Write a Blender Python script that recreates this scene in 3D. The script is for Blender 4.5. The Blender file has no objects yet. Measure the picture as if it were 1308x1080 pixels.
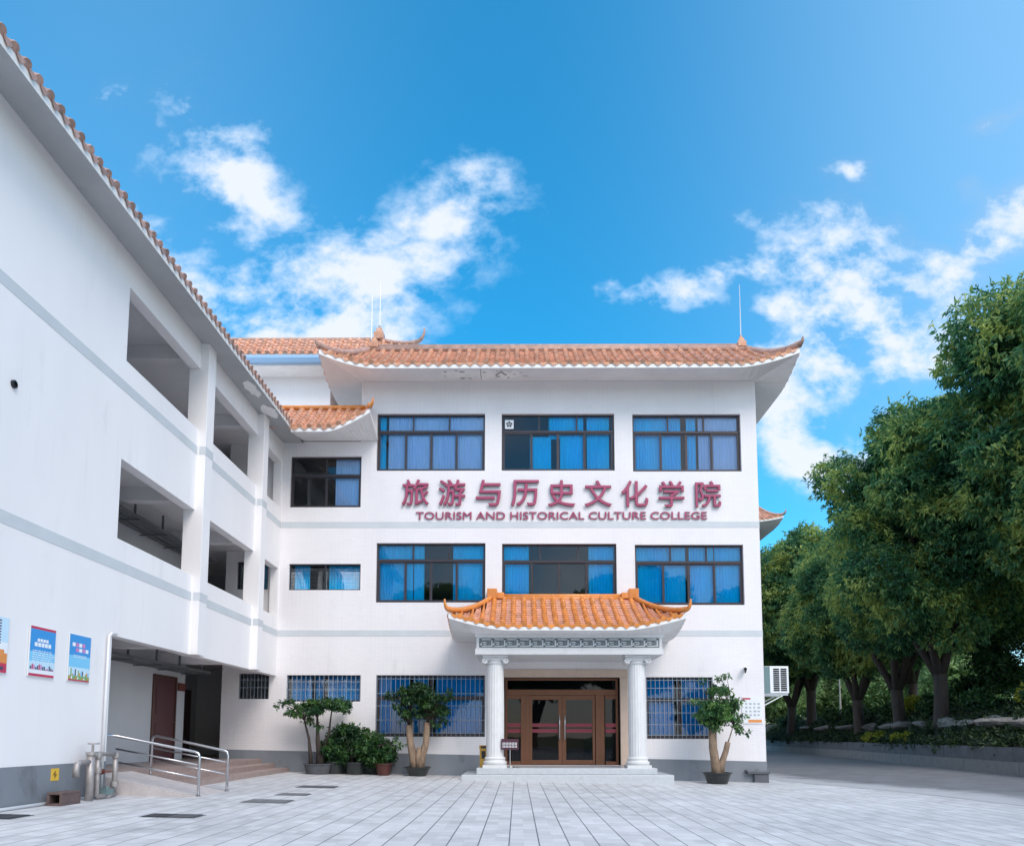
import bpy, bmesh, math, random
import numpy as np
from mathutils import Vector, Matrix
R = math.radians
random.seed(7)
rng = np.random.default_rng(11)
S = bpy.context.scene
COL = S.collection

# ------------------------------------------------------------------ camera
cd = bpy.data.cameras.new('camera'); cam = bpy.data.objects.new('camera', cd); COL.objects.link(cam)
PITCH, ROLL, YAW = .0939, -.0015, -.0075
fw = Vector((math.sin(YAW)*math.cos(PITCH), math.cos(YAW)*math.cos(PITCH), math.sin(PITCH)))
rt = Vector((math.cos(YAW), -math.sin(YAW), 0)); dn = fw.cross(rt)
r2 = rt*math.cos(ROLL) + dn*math.sin(ROLL); d2 = dn*math.cos(ROLL) - rt*math.sin(ROLL)
m = Matrix.Identity(4)
for i in range(3):
    m[i][0] = r2[i]; m[i][1] = -d2[i]; m[i][2] = -fw[i]
m.translation = (0, -21.066, 1.156)
cam.matrix_world = m
cd.sensor_width = 36; cd.lens = 950/1308*36; cd.shift_y = .2365
cd.clip_start = .1; cd.clip_end = 2000
S.camera = cam

# ------------------------------------------------------------------ light
SUN_EL, SUN_AZ = R(45), R(149)          # azimuth clockwise from +Y
sd = bpy.data.lights.new('sun', 'SUN'); so = bpy.data.objects.new('sun', sd); COL.objects.link(so)
sd.energy = .98; sd.angle = R(28); sd.color = (1, .90, .80)
sdir = Vector((math.sin(SUN_AZ)*math.cos(SUN_EL), math.cos(SUN_AZ)*math.cos(SUN_EL), math.sin(SUN_EL)))
so.rotation_euler = sdir.to_track_quat('Z', 'Y').to_euler(); so.location = (20, -40, 50)

W = bpy.data.worlds.new('World'); S.world = W; W.use_nodes = True
wt = W.node_tree; wt.nodes.clear()
def wn(t, **k):
    n = wt.nodes.new(t)
    for a, b in k.items(): setattr(n, a, b)
    return n
def wl(a, b): wt.links.new(a, b)
def wm(op, a, b=None, c=None):
    n = wn('ShaderNodeMath', operation=op)
    for i, v in enumerate((a, b, c)):
        if v is None: continue
        if isinstance(v, (int, float)): n.inputs[i].default_value = v
        else: wl(v, n.inputs[i])
    return n.outputs[0]
sky = wn('ShaderNodeTexSky', sky_type='NISHITA', sun_disc=False)
sky.sun_elevation = SUN_EL; sky.sun_rotation = SUN_AZ; sky.altitude = 100; sky.air_density = 1.0; sky.dust_density = .6; sky.ozone_density = 2.2
hs = wn('ShaderNodeHueSaturation'); hs.inputs['Hue'].default_value = .483; hs.inputs['Saturation'].default_value = 1.62; hs.inputs['Value'].default_value = 1.22
wl(sky.outputs[0], hs.inputs['Color'])
tc = wn('ShaderNodeTexCoord'); sx = wn('ShaderNodeSeparateXYZ'); wl(tc.outputs['Generated'], sx.inputs[0])
ya = wm('MAXIMUM', sx.outputs[1], .05)
A = wm('DIVIDE', sx.outputs[0], ya); B = wm('DIVIDE', sx.outputs[2], ya)
def wnoise(scale, det, rough, dist=0.0, vec=None):
    n = wn('ShaderNodeTexNoise'); n.inputs['Scale'].default_value = scale; n.inputs['Detail'].default_value = det
    n.inputs['Roughness'].default_value = rough; n.inputs['Distortion'].default_value = dist
    wl(vec if vec is not None else tc.outputs['Generated'], n.inputs['Vector']); return n
cv = wn('ShaderNodeCombineXYZ'); wl(A, cv.inputs[0]); wl(wm('MULTIPLY', B, 1.25), cv.inputs[1]); cv.inputs[2].default_value = 3.7
n1 = wnoise(7.5, 11, .58, .12, cv.outputs[0]); n2 = wnoise(2.2, 5, .55); n3 = wnoise(26, 8, .6, .1, cv.outputs[0])
# (a, b, ra, rb, rotation, weight): cloud banks as directions a = x/y, b = z/y
CL = [(-.48,.88,.085,.09,.3,.85),(-.41,.80,.05,.055,0,1.3),(-.345,.745,.07,.05,-.6,.9),(-.37,.88,.05,.02,.4,.5),(-.58,.72,.07,.06,0,.8),
      (-.22,.66,.21,.07,.42,.9),(-.10,.75,.085,.08,.5,.62),(-.05,.80,.05,.05,.5,.6),(-.36,.60,.22,.08,.1,1.0),(-.27,.53,.14,.06,0,1.1),(-.50,.64,.10,.07,0,.5),(-.17,.57,.03,.05,.3,.5),
      (.16,.625,.10,.020,-.12,1.2),(.26,.640,.09,.030,.22,1.2),(.33,.665,.05,.022,.1,1.3),(.46,.71,.09,.07,.1,1.35),(.46,.617,.06,.045,0,2.2),(.36,.605,.03,.02,.1,.9),(.455,.565,.08,.035,0,1.2),
      (.44,.485,.12,.04,.15,.8),(.36,.43,.045,.08,.2,1.1),(.41,.37,.06,.035,-.4,1.1),(.62,.655,.11,.035,.40,1.0),(.66,.70,.08,.025,.3,.7),
      (.60,.555,.06,.05,.5,.9),(.48,.81,.035,.016,.2,1.1),(.32,.735,.03,.016,-.3,.8),(-.60,.93,.03,.02,.4,.8),(.70,.89,.05,.02,.5,1.0),(.31,.527,.09,.018,0,1.4),
      (.69,.58,.07,.04,0,.7),(.52,.40,.07,.06,.5,1.2),(-.66,.50,.15,.09,0,.8),(.72,.76,.06,.03,.3,1.1),(.645,.775,.02,.02,0,.8),(.46,.53,.10,.04,0,.8)]
tot = None
for a, b, ra, rb, ro, w in CL:
    da = wm('SUBTRACT', A, a); db = wm('SUBTRACT', B, b)
    c_, s_ = math.cos(ro), math.sin(ro)
    u = wm('ADD', wm('MULTIPLY', da, c_/ra), wm('MULTIPLY', db, s_/ra))
    v = wm('ADD', wm('MULTIPLY', da, -s_/rb), wm('MULTIPLY', db, c_/rb))
    q = wm('ADD', wm('MULTIPLY', u, u), wm('MULTIPLY', v, v))
    g = wm('MULTIPLY', wm('POWER', 2.718, wm('MULTIPLY', q, -.8)), w)
    tot = g if tot is None else wm('ADD', tot, g)
front = wm('GREATER_THAN', sx.outputs[1], .12)
tot = wm('MULTIPLY', tot, front)
# broken cloud added over the unseen rest of the dome, brightened as fill light
fill_cloud = wm('MULTIPLY', wm('SUBTRACT', n2.outputs['Fac'], .30), 3.2)
fill_cloud = wm('MULTIPLY', wm('MAXIMUM', fill_cloud, 0), wm('SUBTRACT', 1, front))
N_ = wm('ADD', wm('MULTIPLY', wm('SUBTRACT', n1.outputs['Fac'], .5), 2.6), wm('MULTIPLY', wm('SUBTRACT', n3.outputs['Fac'], .5), 1.0))
base = wm('MULTIPLY', wm('SUBTRACT', 1, wm('POWER', 2.718, wm('MULTIPLY', tot, -.95))), 1.12)
den = wm('MULTIPLY', base, wm('ADD', wm('ADD', wm('MULTIPLY', N_, 1.35), .62), wm('MULTIPLY', base, .25)))
den = wm('MAXIMUM', den, fill_cloud)
mr = wn('ShaderNodeMapRange', interpolation_type='SMOOTHSTEP'); mr.inputs[1].default_value = .12; mr.inputs[2].default_value = 1.08
wl(den, mr.inputs[0])
# thin veil: left side and low sky paler
veil = wm('MULTIPLY', wm('POWER', 2.718, wm('MULTIPLY', wm('MULTIPLY', wm('ADD', A, .62), wm('ADD', A, .62)), -5)), .30)
veil2 = wm('MULTIPLY', wm('POWER', 2.718, wm('MULTIPLY', wm('MULTIPLY', wm('SUBTRACT', A, .85), wm('SUBTRACT', A, .85)), -3.6)), .78)
veil = wm('MULTIPLY', wm('ADD', veil, veil2), front)
cfac = wm('MINIMUM', wm('MAXIMUM', wm('MULTIPLY', mr.outputs[0], .93), wm('MULTIPLY', veil, .55)), 1)
ccol = wn('ShaderNodeMix', data_type='RGBA'); 
wl(mr.outputs[0], ccol.inputs[0]); ccol.inputs[6].default_value = (2.6, 4.3, 6.2, 1)
cb_ = wn('ShaderNodeMix', data_type='RGBA'); wl(front, cb_.inputs[0]); cb_.inputs[6].default_value = (9.6, 9.3, 9.3, 1); cb_.inputs[7].default_value = (4.3, 4.5, 4.9, 1); wl(cb_.outputs[2], ccol.inputs[7])  # cloud behind the viewer set brighter than the visible cloud, as fill
mx = wn('ShaderNodeMix', data_type='RGBA'); wl(cfac, mx.inputs[0]); wl(hs.outputs[0], mx.inputs[6]); wl(ccol.outputs[2], mx.inputs[7])
bg = wn('ShaderNodeBackground'); bg.inputs['Strength'].default_value = .105
wl(mx.outputs[2], bg.inputs['Color']); ow = wn('ShaderNodeOutputWorld'); wl(bg.outputs[0], ow.inputs[0])
W.cycles.sampling_method = 'MANUAL'; W.cycles.sample_map_resolution = 1024

S.view_settings.view_transform = 'Standard'; S.view_settings.look = 'None'; S.view_settings.exposure = 1.06; S.view_settings.gamma = 1
S.cycles.max_bounces = 8; S.cycles.transparent_max_bounces = 16; S.cycles.use_denoising = True

# ------------------------------------------------------------------ materials
def mat(name, col, rough=.6, metal=0.0, var=.0, vscale=3.0, stretch=(1,1,1), bump=0.0, bscale=60, spec=.5, dirt=None):
    M = bpy.data.materials.new(name); M.use_nodes = True; t = M.node_tree; b = t.nodes['Principled BSDF']
    b.inputs['Base Color'].default_value = (*col, 1); b.inputs['Roughness'].default_value = rough; b.inputs['Metallic'].default_value = metal
    b.inputs['Specular IOR Level'].default_value = spec
    g = t.nodes.new('ShaderNodeNewGeometry')
    if var:
        mp = t.nodes.new('ShaderNodeMapping'); mp.inputs['Scale'].default_value = stretch; t.links.new(g.outputs['Position'], mp.inputs[0])
        n = t.nodes.new('ShaderNodeTexNoise'); n.inputs['Scale'].default_value = vscale; n.inputs['Detail'].default_value = 6; n.inputs['Roughness'].default_value = .6
        t.links.new(mp.outputs[0], n.inputs['Vector'])
        k = t.nodes.new('ShaderNodeMapRange'); k.inputs[1].default_value = .25; k.inputs[2].default_value = .75; k.inputs[3].default_value = 1-var; k.inputs[4].default_value = 1+var*.5
        t.links.new(n.outputs['Fac'], k.inputs[0])
        x = t.nodes.new('ShaderNodeMix'); x.data_type = 'RGBA'; x.blend_type = 'MULTIPLY'; x.inputs[0].default_value = 1; x.inputs[6].default_value = (*col, 1)
        t.links.new(k.outputs[0], x.inputs[7]); out = x.outputs[2]
        if dirt:
            n2_ = t.nodes.new('ShaderNodeTexNoise'); n2_.inputs['Scale'].default_value = dirt[1]; n2_.inputs['Detail'].default_value = 8; n2_.inputs['Roughness'].default_value = .65
            t.links.new(mp.outputs[0], n2_.inputs['Vector'])
            k2 = t.nodes.new('ShaderNodeMapRange'); k2.inputs[1].default_value = dirt[2]; k2.inputs[2].default_value = dirt[2]+.18; k2.inputs[4].default_value = dirt[3]
            t.links.new(n2_.outputs['Fac'], k2.inputs[0])
            x2 = t.nodes.new('ShaderNodeMix'); x2.data_type = 'RGBA'; x2.inputs[7].default_value = (*dirt[0], 1)
            t.links.new(k2.outputs[0], x2.inputs[0]); t.links.new(out, x2.inputs[6]); out = x2.outputs[2]
        t.links.new(out, b.inputs['Base Color'])
    if bump:
        n = t.nodes.new('ShaderNodeTexNoise'); n.inputs['Scale'].default_value = bscale; n.inputs['Detail'].default_value = 4
        t.links.new(g.outputs['Position'], n.inputs['Vector'])
        bp = t.nodes.new('ShaderNodeBump'); bp.inputs['Strength'].default_value = bump; bp.inputs['Distance'].default_value = .01
        t.links.new(n.outputs['Fac'], bp.inputs['Height']); t.links.new(bp.outputs[0], b.inputs['Normal'])
    return M

def wall_mat(name, col, tile=True):
    M = mat(name, col, .55, var=.07, vscale=.55, stretch=(1,1,.35), dirt=((.52,.53,.54), 1.6, .60, .35))
    t = M.node_tree; b = t.nodes['Principled BSDF']
    g = t.nodes.new('ShaderNodeNewGeometry'); mp = t.nodes.new('ShaderNodeMapping'); mp.inputs['Scale'].default_value = (7, 7, .30); t.links.new(g.outputs['Position'], mp.inputs[0])
    n = t.nodes.new('ShaderNodeTexNoise'); n.inputs['Scale'].default_value = 1; n.inputs['Detail'].default_value = 5; n.inputs['Roughness'].default_value = .7; t.links.new(mp.outputs[0], n.inputs['Vector'])
    n_ = t.nodes.new('ShaderNodeTexNoise'); n_.inputs['Scale'].default_value = .45; n_.inputs['Detail'].default_value = 3; t.links.new(g.outputs['Position'], n_.inputs['Vector'])
    k = t.nodes.new('ShaderNodeMapRange'); k.inputs[1].default_value = .56; k.inputs[2].default_value = .78; t.links.new(n.outputs['Fac'], k.inputs[0])
    k_ = t.nodes.new('ShaderNodeMapRange'); k_.inputs[1].default_value = .42; k_.inputs[2].default_value = .62; t.links.new(n_.outputs['Fac'], k_.inputs[0])
    ml = t.nodes.new('ShaderNodeMath'); ml.operation = 'MULTIPLY'; t.links.new(k.outputs[0], ml.inputs[0]); t.links.new(k_.outputs[0], ml.inputs[1])
    ml2 = t.nodes.new('ShaderNodeMath'); ml2.operation = 'MULTIPLY'; t.links.new(ml.outputs[0], ml2.inputs[0]); ml2.inputs[1].default_value = .30
    old = b.inputs['Base Color'].links[0].from_socket; x = t.nodes.new('ShaderNodeMix'); x.data_type = 'RGBA'; t.links.new(ml2.outputs[0], x.inputs[0]); t.links.new(old, x.inputs[6]); x.inputs[7].default_value = (.42,.42,.42,1); t.links.new(x.outputs[2], b.inputs['Base Color'])
    if tile:
        g = t.nodes.new('ShaderNodeNewGeometry'); s = t.nodes.new('ShaderNodeSeparateXYZ'); t.links.new(g.outputs['Position'], s.inputs[0])
        ad = t.nodes.new('ShaderNodeMath'); ad.operation = 'ADD'; t.links.new(s.outputs[0], ad.inputs[0]); t.links.new(s.outputs[1], ad.inputs[1])
        c = t.nodes.new('ShaderNodeCombineXYZ'); t.links.new(ad.outputs[0], c.inputs[0]); t.links.new(s.outputs[2], c.inputs[1])
        br = t.nodes.new('ShaderNodeTexBrick'); br.inputs['Scale'].default_value = 1; br.inputs['Brick Width'].default_value = .24; br.inputs['Row Height'].default_value = .062
        br.inputs['Mortar Size'].default_value = .004; br.inputs['Mortar Smooth'].default_value = .3
        br.inputs['Color1'].default_value = (1,1,1,1); br.inputs['Color2'].default_value = (.975,.975,.985,1); br.inputs['Mortar'].default_value = (.86,.86,.87,1)
        t.links.new(c.outputs[0], br.inputs['Vector'])
        old = b.inputs['Base Color'].links[0].from_socket
        x = t.nodes.new('ShaderNodeMix'); x.data_type = 'RGBA'; x.blend_type = 'MULTIPLY'; x.inputs[0].default_value = 1
        t.links.new(old, x.inputs[6]); t.links.new(br.outputs['Color'], x.inputs[7]); t.links.new(x.outputs[2], b.inputs['Base Color'])
        bp = t.nodes.new('ShaderNodeBump'); bp.inputs['Strength'].default_value = .25; bp.inputs['Distance'].default_value = .004; bp.invert = True
        t.links.new(br.outputs['Fac'], bp.inputs['Height']); t.links.new(bp.outputs[0], b.inputs['Normal'])
    return M

def paving_mat():
    M = bpy.data.materials.new('granite_paving'); M.use_nodes = True; t = M.node_tree; b = t.nodes['Principled BSDF']; L = t.links.new
    def N(k): return t.nodes.new(k)
    def Mt(op, a, bb=None):
        n = N('ShaderNodeMath'); n.operation = op
        for i, v in enumerate((a, bb)):
            if v is None: continue
            if isinstance(v, (int, float)): n.inputs[i].default_value = v
            else: L(v, n.inputs[i])
        return n.outputs[0]
    g = N('ShaderNodeNewGeometry'); s = N('ShaderNodeSeparateXYZ'); L(g.outputs['Position'], s.inputs[0])
    wx = .325
    fx = Mt('DIVIDE', Mt('ADD', s.outputs[0], .09), wx); fy = Mt('DIVIDE', s.outputs[1], .30)
    col = Mt('FLOOR', fx)
    fy = Mt('ADD', fy, Mt('MULTIPLY', Mt('FRACT', Mt('MULTIPLY', col, .5)), 1.0))
    row = Mt('FLOOR', fy)
    def edge(f, w):
        d = Mt('ABSOLUTE', Mt('SUBTRACT', Mt('FRACT', f), .5)); k = N('ShaderNodeMapRange'); k.inputs[1].default_value = .5-w; k.inputs[2].default_value = .5-w*.35
        L(d, k.inputs[0]); return k.outputs[0]
    nz_ = N('ShaderNodeTexNoise'); nz_.inputs['Scale'].default_value = .5; nz_.inputs['Detail'].default_value = 3; L(g.outputs['Position'], nz_.inputs['Vector'])
    half = edge(Mt('MULTIPLY', fx, 2), .03)
    ex = edge(fx, .03); ey = edge(fy, .022)
    jm = Mt('MAXIMUM', Mt('MULTIPLY', ex, .95), Mt('MAXIMUM', Mt('MULTIPLY', half, 0), Mt('MULTIPLY', ey, .50)))
    cb = N('ShaderNodeCombineXYZ'); L(Mt('FLOOR', Mt('MULTIPLY', fx, 2)), cb.inputs[0]); L(row, cb.inputs[1])
    wh = N('ShaderNodeTexWhiteNoise'); wh.noise_dimensions = '2D'; L(cb.outputs[0], wh.inputs['Vector'])
    big = N('ShaderNodeTexNoise'); big.inputs['Scale'].default_value = .35; big.inputs['Detail'].default_value = 7; big.inputs['Roughness'].default_value = .62; L(g.outputs['Position'], big.inputs['Vector'])
    fine = N('ShaderNodeTexNoise'); fine.inputs['Scale'].default_value = 45; fine.inputs['Detail'].default_value = 3; L(g.outputs['Position'], fine.inputs['Vector'])
    val = Mt('ADD', Mt('ADD', Mt('MULTIPLY', Mt('SUBTRACT', wh.outputs['Value'], .5), .22), Mt('MULTIPLY', Mt('SUBTRACT', big.outputs['Fac'], .5), .75)), Mt('MULTIPLY', Mt('SUBTRACT', fine.outputs['Fac'], .5), .22))
    val = Mt('ADD', val, 1)
    x = N('ShaderNodeMix'); x.data_type = 'RGBA'; x.blend_type = 'MULTIPLY'; x.inputs[0].default_value = 1; x.inputs[6].default_value = (.55,.55,.56,1); L(val, x.inputs[7])
    st = N('ShaderNodeTexNoise'); st.inputs['Scale'].default_value = 1.3; st.inputs['Detail'].default_value = 9; st.inputs['Roughness'].default_value = .7; L(g.outputs['Position'], st.inputs['Vector'])
    sk = N('ShaderNodeMapRange'); sk.inputs[1].default_value = .52; sk.inputs[2].default_value = .74; sk.inputs[4].default_value = .55; L(st.outputs['Fac'], sk.inputs[0])
    x2 = N('ShaderNodeMix'); x2.data_type = 'RGBA'; L(sk.outputs[0], x2.inputs[0]); L(x.outputs[2], x2.inputs[6]); x2.inputs[7].default_value = (.27,.275,.29,1); x = x2
    y = N('ShaderNodeMix'); y.data_type = 'RGBA'; L(jm, y.inputs[0]); L(x.outputs[2], y.inputs[6]); y.inputs[7].default_value = (.075,.085,.10,1)
    L(y.outputs[2], b.inputs['Base Color']); b.inputs['Roughness'].default_value = .62; b.inputs['Specular IOR Level'].default_value = .35
    bp = N('ShaderNodeBump'); bp.invert = True; bp.inputs['Strength'].default_value = .4; bp.inputs['Distance'].default_value = .006; L(jm, bp.inputs['Height']); L(bp.outputs[0], b.inputs['Normal'])
    return M

def glass_mat(name, refl, tint):
    M = bpy.data.materials.new(name); M.use_nodes = True; t = M.node_tree; t.nodes.clear(); L = t.links.new
    o = t.nodes.new('ShaderNodeOutputMaterial'); x = t.nodes.new('ShaderNodeMixShader'); tr = t.nodes.new('ShaderNodeBsdfTransparent'); gl = t.nodes.new('ShaderNodeBsdfGlossy')
    tr.inputs[0].default_value = (*tint, 1); gl.inputs['Roughness'].default_value = .008; gl.inputs['Color'].default_value = (.92,.96,1,1)
    lw = t.nodes.new('ShaderNodeFresnel'); lw.inputs['IOR'].default_value = 1.5
    ad = t.nodes.new('ShaderNodeMath'); ad.operation = 'ADD'; ad.use_clamp = True; L(lw.outputs[0], ad.inputs[0]); ad.inputs[1].default_value = refl
    g = t.nodes.new('ShaderNodeNewGeometry'); n = t.nodes.new('ShaderNodeTexNoise'); n.inputs['Scale'].default_value = .9; L(g.outputs['Position'], n.inputs['Vector'])
    bp = t.nodes.new('ShaderNodeBump'); bp.inputs['Strength'].default_value = .06; bp.inputs['Distance'].default_value = .05; L(n.outputs['Fac'], bp.inputs['Height']); L(bp.outputs[0], gl.inputs['Normal'])
    L(ad.outputs[0], x.inputs[0]); L(tr.outputs[0], x.inputs[1]); L(gl.outputs[0], x.inputs[2]); L(x.outputs[0], o.inputs[0])
    return M

def leaf_mat(name, dark, mid, light, trans=.25, nscale=.6):
    M = bpy.data.materials.new(name); M.use_nodes = True; t = M.node_tree; b = t.nodes['Principled BSDF']; L = t.links.new
    g = t.nodes.new('ShaderNodeNewGeometry'); n = t.nodes.new('ShaderNodeTexNoise'); n.inputs['Scale'].default_value = nscale; n.inputs['Detail'].default_value = 3; L(g.outputs['Position'], n.inputs['Vector'])
    a = t.nodes.new('ShaderNodeMath'); a.operation = 'MULTIPLY_ADD'; L(g.outputs['Random Per Island'], a.inputs[0]); a.inputs[1].default_value = .42; 
    k = t.nodes.new('ShaderNodeMapRange'); k.inputs[1].default_value = .36; k.inputs[2].default_value = .66; k.inputs[4].default_value = .64; L(n.outputs['Fac'], k.inputs[0]); L(k.outputs[0], a.inputs[2])
    c = t.nodes.new('ShaderNodeValToRGB'); e = c.color_ramp.elements; e[0].position = .12; e[0].color = (*dark, 1); e[1].position = .86; e[1].color = (*light, 1)
    m_ = e.new(.46); m_.color = (*mid, 1); L(a.outputs[0], c.inputs[0]); L(c.outputs[0], b.inputs['Base Color'])
    b.inputs['Roughness'].default_value = .42; b.inputs['Specular IOR Level'].default_value = .45
    tr = t.nodes.new('ShaderNodeBsdfTranslucent'); L(c.outputs[0], tr.inputs[0]); x = t.nodes.new('ShaderNodeMixShader'); x.inputs[0].default_value = trans
    o = t.nodes['Material Output']; L(b.outputs[0], x.inputs[1]); L(tr.outputs[0], x.inputs[2]); L(x.outputs[0], o.inputs[0])
    return M

WHITE = wall_mat('white_wall_tile', (.83,.80,.805))
PLAST = wall_mat('white_plaster', (.86,.835,.835), False)
SOFF = mat('soffit_paint', (.82,.80,.79), .7, var=.10, vscale=1.2, dirt=((.42,.42,.41), 2.2, .60, .5))
FASC = mat('fascia_paint', (.82,.81,.80), .6, var=.10, vscale=4, dirt=((.45,.43,.40), 5, .62, .6))
BAND = mat('grey_band_paint', (.58,.615,.64), .6, var=.08, vscale=2)
PLIN = mat('grey_plinth_paint', (.215,.235,.265), .6, var=.18, vscale=1.2, stretch=(1,1,.6), dirt=((.08,.08,.085), 1.7, .58, .7))
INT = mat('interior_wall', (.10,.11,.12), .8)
CORR = mat('corridor_wall', (.58,.60,.63), .65, var=.08, vscale=1)
FRAME = mat('bronze_window_frame', (.055,.045,.05), .4, .35)
FRAME2 = mat('dark_frame', (.03,.035,.045), .4, .3)
GLASS = glass_mat('window_glass', .010, (.98,1,1))
GLASSD = glass_mat('door_glass', -.015, (.45,.48,.50))
CURT3 = mat('shaded_blue_curtain', (.002,.27,.68), .8, var=.2, vscale=1.5, stretch=(6,6,.5), spec=.1)
CURT = mat('blue_curtain', (.0,.56,1.0), .8, var=.15, vscale=1.5, stretch=(6,6,.5), spec=.1)
CURT2 = mat('sky_sheen_curtain', (.42,.62,.92), .8, var=.12, vscale=1.5, stretch=(6,6,.5), spec=.1)  # curtain blue paled to stand in for sky reflected in upper panes
GRILLE = mat('white_grille_paint', (.26,.32,.38), .4, .2)
TILE = mat('orange_glazed_tile', (.74,.27,.06), .28, var=.22, vscale=7, dirt=((.60,.24,.13), 9, .52, .8))
TILEP = mat('pale_pan_tile', (.74,.41,.29), .22, var=.3, vscale=9)
TILEW = mat('weathered_orange_tile', (.68,.33,.19), .24, var=.35, vscale=6, dirt=((.66,.50,.42), 8, .50, .7))
TILEO = mat('old_grey_brown_tile', (.50,.31,.25), .45, var=.35, vscale=5, dirt=((.20,.16,.145), 6, .52, .7))
STONE = mat('white_stone', (.70,.70,.70), .5, var=.08, vscale=5, bump=.08, bscale=90)
STEP = mat('polished_granite_step', (.52,.545,.57), .25, var=.12, vscale=9)
KEYD = mat('frieze_dark', (.17,.19,.20), .6)
KEYL = mat('frieze_light', (.52,.55,.56), .6)
BEIGE = mat('beige_stone', (.60,.46,.37), .4, var=.1, vscale=6)
BRONZE = mat('bronze_door', (.19,.085,.05), .3, .55, var=.1, vscale=4)
BRONZED = mat('dark_bronze', (.12,.06,.045), .35, .5)
REDS = mat('red_strip', (.22,.03,.045), .5)
STEEL = mat('brushed_steel', (.55,.55,.56), .28, 1.0)
GALV = mat('galvanised_pipe', (.40,.37,.36), .5, .5, var=.25, vscale=14)
RUST = mat('rusty_red', (.16,.045,.035), .7, var=.3, vscale=20)
BROWNST = mat('brown_granite_step', (.36,.27,.245), .4, var=.2, vscale=8)
CONC = mat('pale_concrete', (.50,.46,.455), .8, var=.18, vscale=6, bump=.2, bscale=40)
GREYC = mat('grey_concrete', (.105,.11,.125), .85, var=.3, vscale=3, bump=.35, bscale=30, dirt=((.05,.052,.055), 2.5, .52, .8))
GREYC2 = mat('light_concrete_course', (.20,.195,.20), .85, var=.3, vscale=3, bump=.4, bscale=25, dirt=((.09,.09,.09), 3, .55, .8))
ROCK = mat('garden_rock', (.22,.21,.205), .85, var=.35, vscale=4, bump=.7, bscale=12, dirt=((.07,.075,.065), 2.5, .5, .8))
SOIL = mat('soil', (.03,.03,.022), .95, var=.4, vscale=2, bump=.6, bscale=10)
GRASS = mat('lawn', (.10,.16,.045), .95, var=.3, vscale=1.2, bump=.5, bscale=20)
TREESHADE = mat('tree_shade_paving', (.165,.17,.185), .85, var=.3, vscale=1.3, bump=.3, bscale=120)  # paving tone darkened to paint the shade of the trees
def tile_island(M, lo, hi):
    t = M.node_tree; b = t.nodes['Principled BSDF']; g = t.nodes.new('ShaderNodeNewGeometry'); k = t.nodes.new('ShaderNodeMapRange'); k.inputs[3].default_value = lo; k.inputs[4].default_value = hi
    t.links.new(g.outputs['Random Per Island'], k.inputs[0]); old = b.inputs['Base Color'].links[0].from_socket
    x = t.nodes.new('ShaderNodeMix'); x.data_type = 'RGBA'; x.blend_type = 'MULTIPLY'; x.inputs[0].default_value = 1; t.links.new(old, x.inputs[6]); t.links.new(k.outputs[0], x.inputs[7]); t.links.new(x.outputs[2], b.inputs['Base Color'])
for M_ in (TILE, TILEP): tile_island(M_, .82, 1.12)
for M_ in (TILEW, TILEO): tile_island(M_, .76, 1.16)
def soften_edge(M):  # paler rim imitates the penumbra of the painted tree shade
    t = M.node_tree; b = t.nodes['Principled BSDF']; a = t.nodes.new('ShaderNodeAttribute'); a.attribute_name = 'penumbra'; g = t.nodes.new('ShaderNodeNewGeometry')
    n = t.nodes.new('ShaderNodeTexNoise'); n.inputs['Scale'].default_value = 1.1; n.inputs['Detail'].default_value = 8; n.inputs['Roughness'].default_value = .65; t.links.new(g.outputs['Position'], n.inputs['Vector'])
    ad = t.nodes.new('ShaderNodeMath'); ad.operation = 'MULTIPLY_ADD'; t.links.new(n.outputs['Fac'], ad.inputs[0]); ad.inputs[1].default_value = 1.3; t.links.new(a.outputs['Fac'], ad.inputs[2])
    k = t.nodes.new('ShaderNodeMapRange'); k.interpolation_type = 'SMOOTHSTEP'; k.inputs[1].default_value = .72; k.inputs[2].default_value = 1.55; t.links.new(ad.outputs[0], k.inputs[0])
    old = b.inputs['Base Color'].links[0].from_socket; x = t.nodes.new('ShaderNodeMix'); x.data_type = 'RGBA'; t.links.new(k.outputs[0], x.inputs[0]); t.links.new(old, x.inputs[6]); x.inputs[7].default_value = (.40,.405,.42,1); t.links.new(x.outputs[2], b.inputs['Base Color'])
soften_edge(TREESHADE)
BARK = mat('bark', (.055,.042,.036), .9, var=.4, vscale=8, stretch=(1,1,.25), bump=.6, bscale=25)
BARKP = mat('pale_bark', (.30,.21,.145), .85, var=.5, vscale=16, stretch=(1,1,.35), bump=.8, bscale=45, dirt=((.12,.09,.07), 9, .55, .7))
POTM = mat('dark_glazed_pot', (.03,.035,.035), .3, var=.2, vscale=10)
POTR = mat('red_brown_pot', (.085,.025,.02), .35, var=.25, vscale=12)
ROSE = mat('rose_sign_face', (.36,.058,.13), .5)
ROSED = mat('rose_sign_edge', (.15,.03,.06), .4)
REDDOOR = mat('dark_red_door', (.09,.03,.035), .4)
DARKPIPE = mat('dark_pipe', (.12,.13,.14), .5)
PVC = mat('white_pvc', (.75,.75,.76), .4)
BLACK = mat('black_plastic', (.012,.012,.014), .4)
PLASTW = mat('white_plastic', (.78,.80,.82), .35)
TEAL = mat('grey_teal_metal', (.16,.24,.25), .4, .2)
GUTTER = mat('blue_gutter', (.28,.46,.68), .35)
YELLOW = mat('yellow_sticker', (.75,.47,.05), .5)
LEAFT = leaf_mat('tree_leaves', (.022,.092,.052), (.092,.26,.105), (.50,.57,.15), .48)
LEAFF = leaf_mat('far_leaves', (.10,.20,.07), (.18,.30,.11), (.30,.42,.15), .3)
LEAFP = leaf_mat('pot_plant_leaves', (.012,.055,.025), (.035,.115,.035), (.10,.20,.05), .25, 3)
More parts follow.
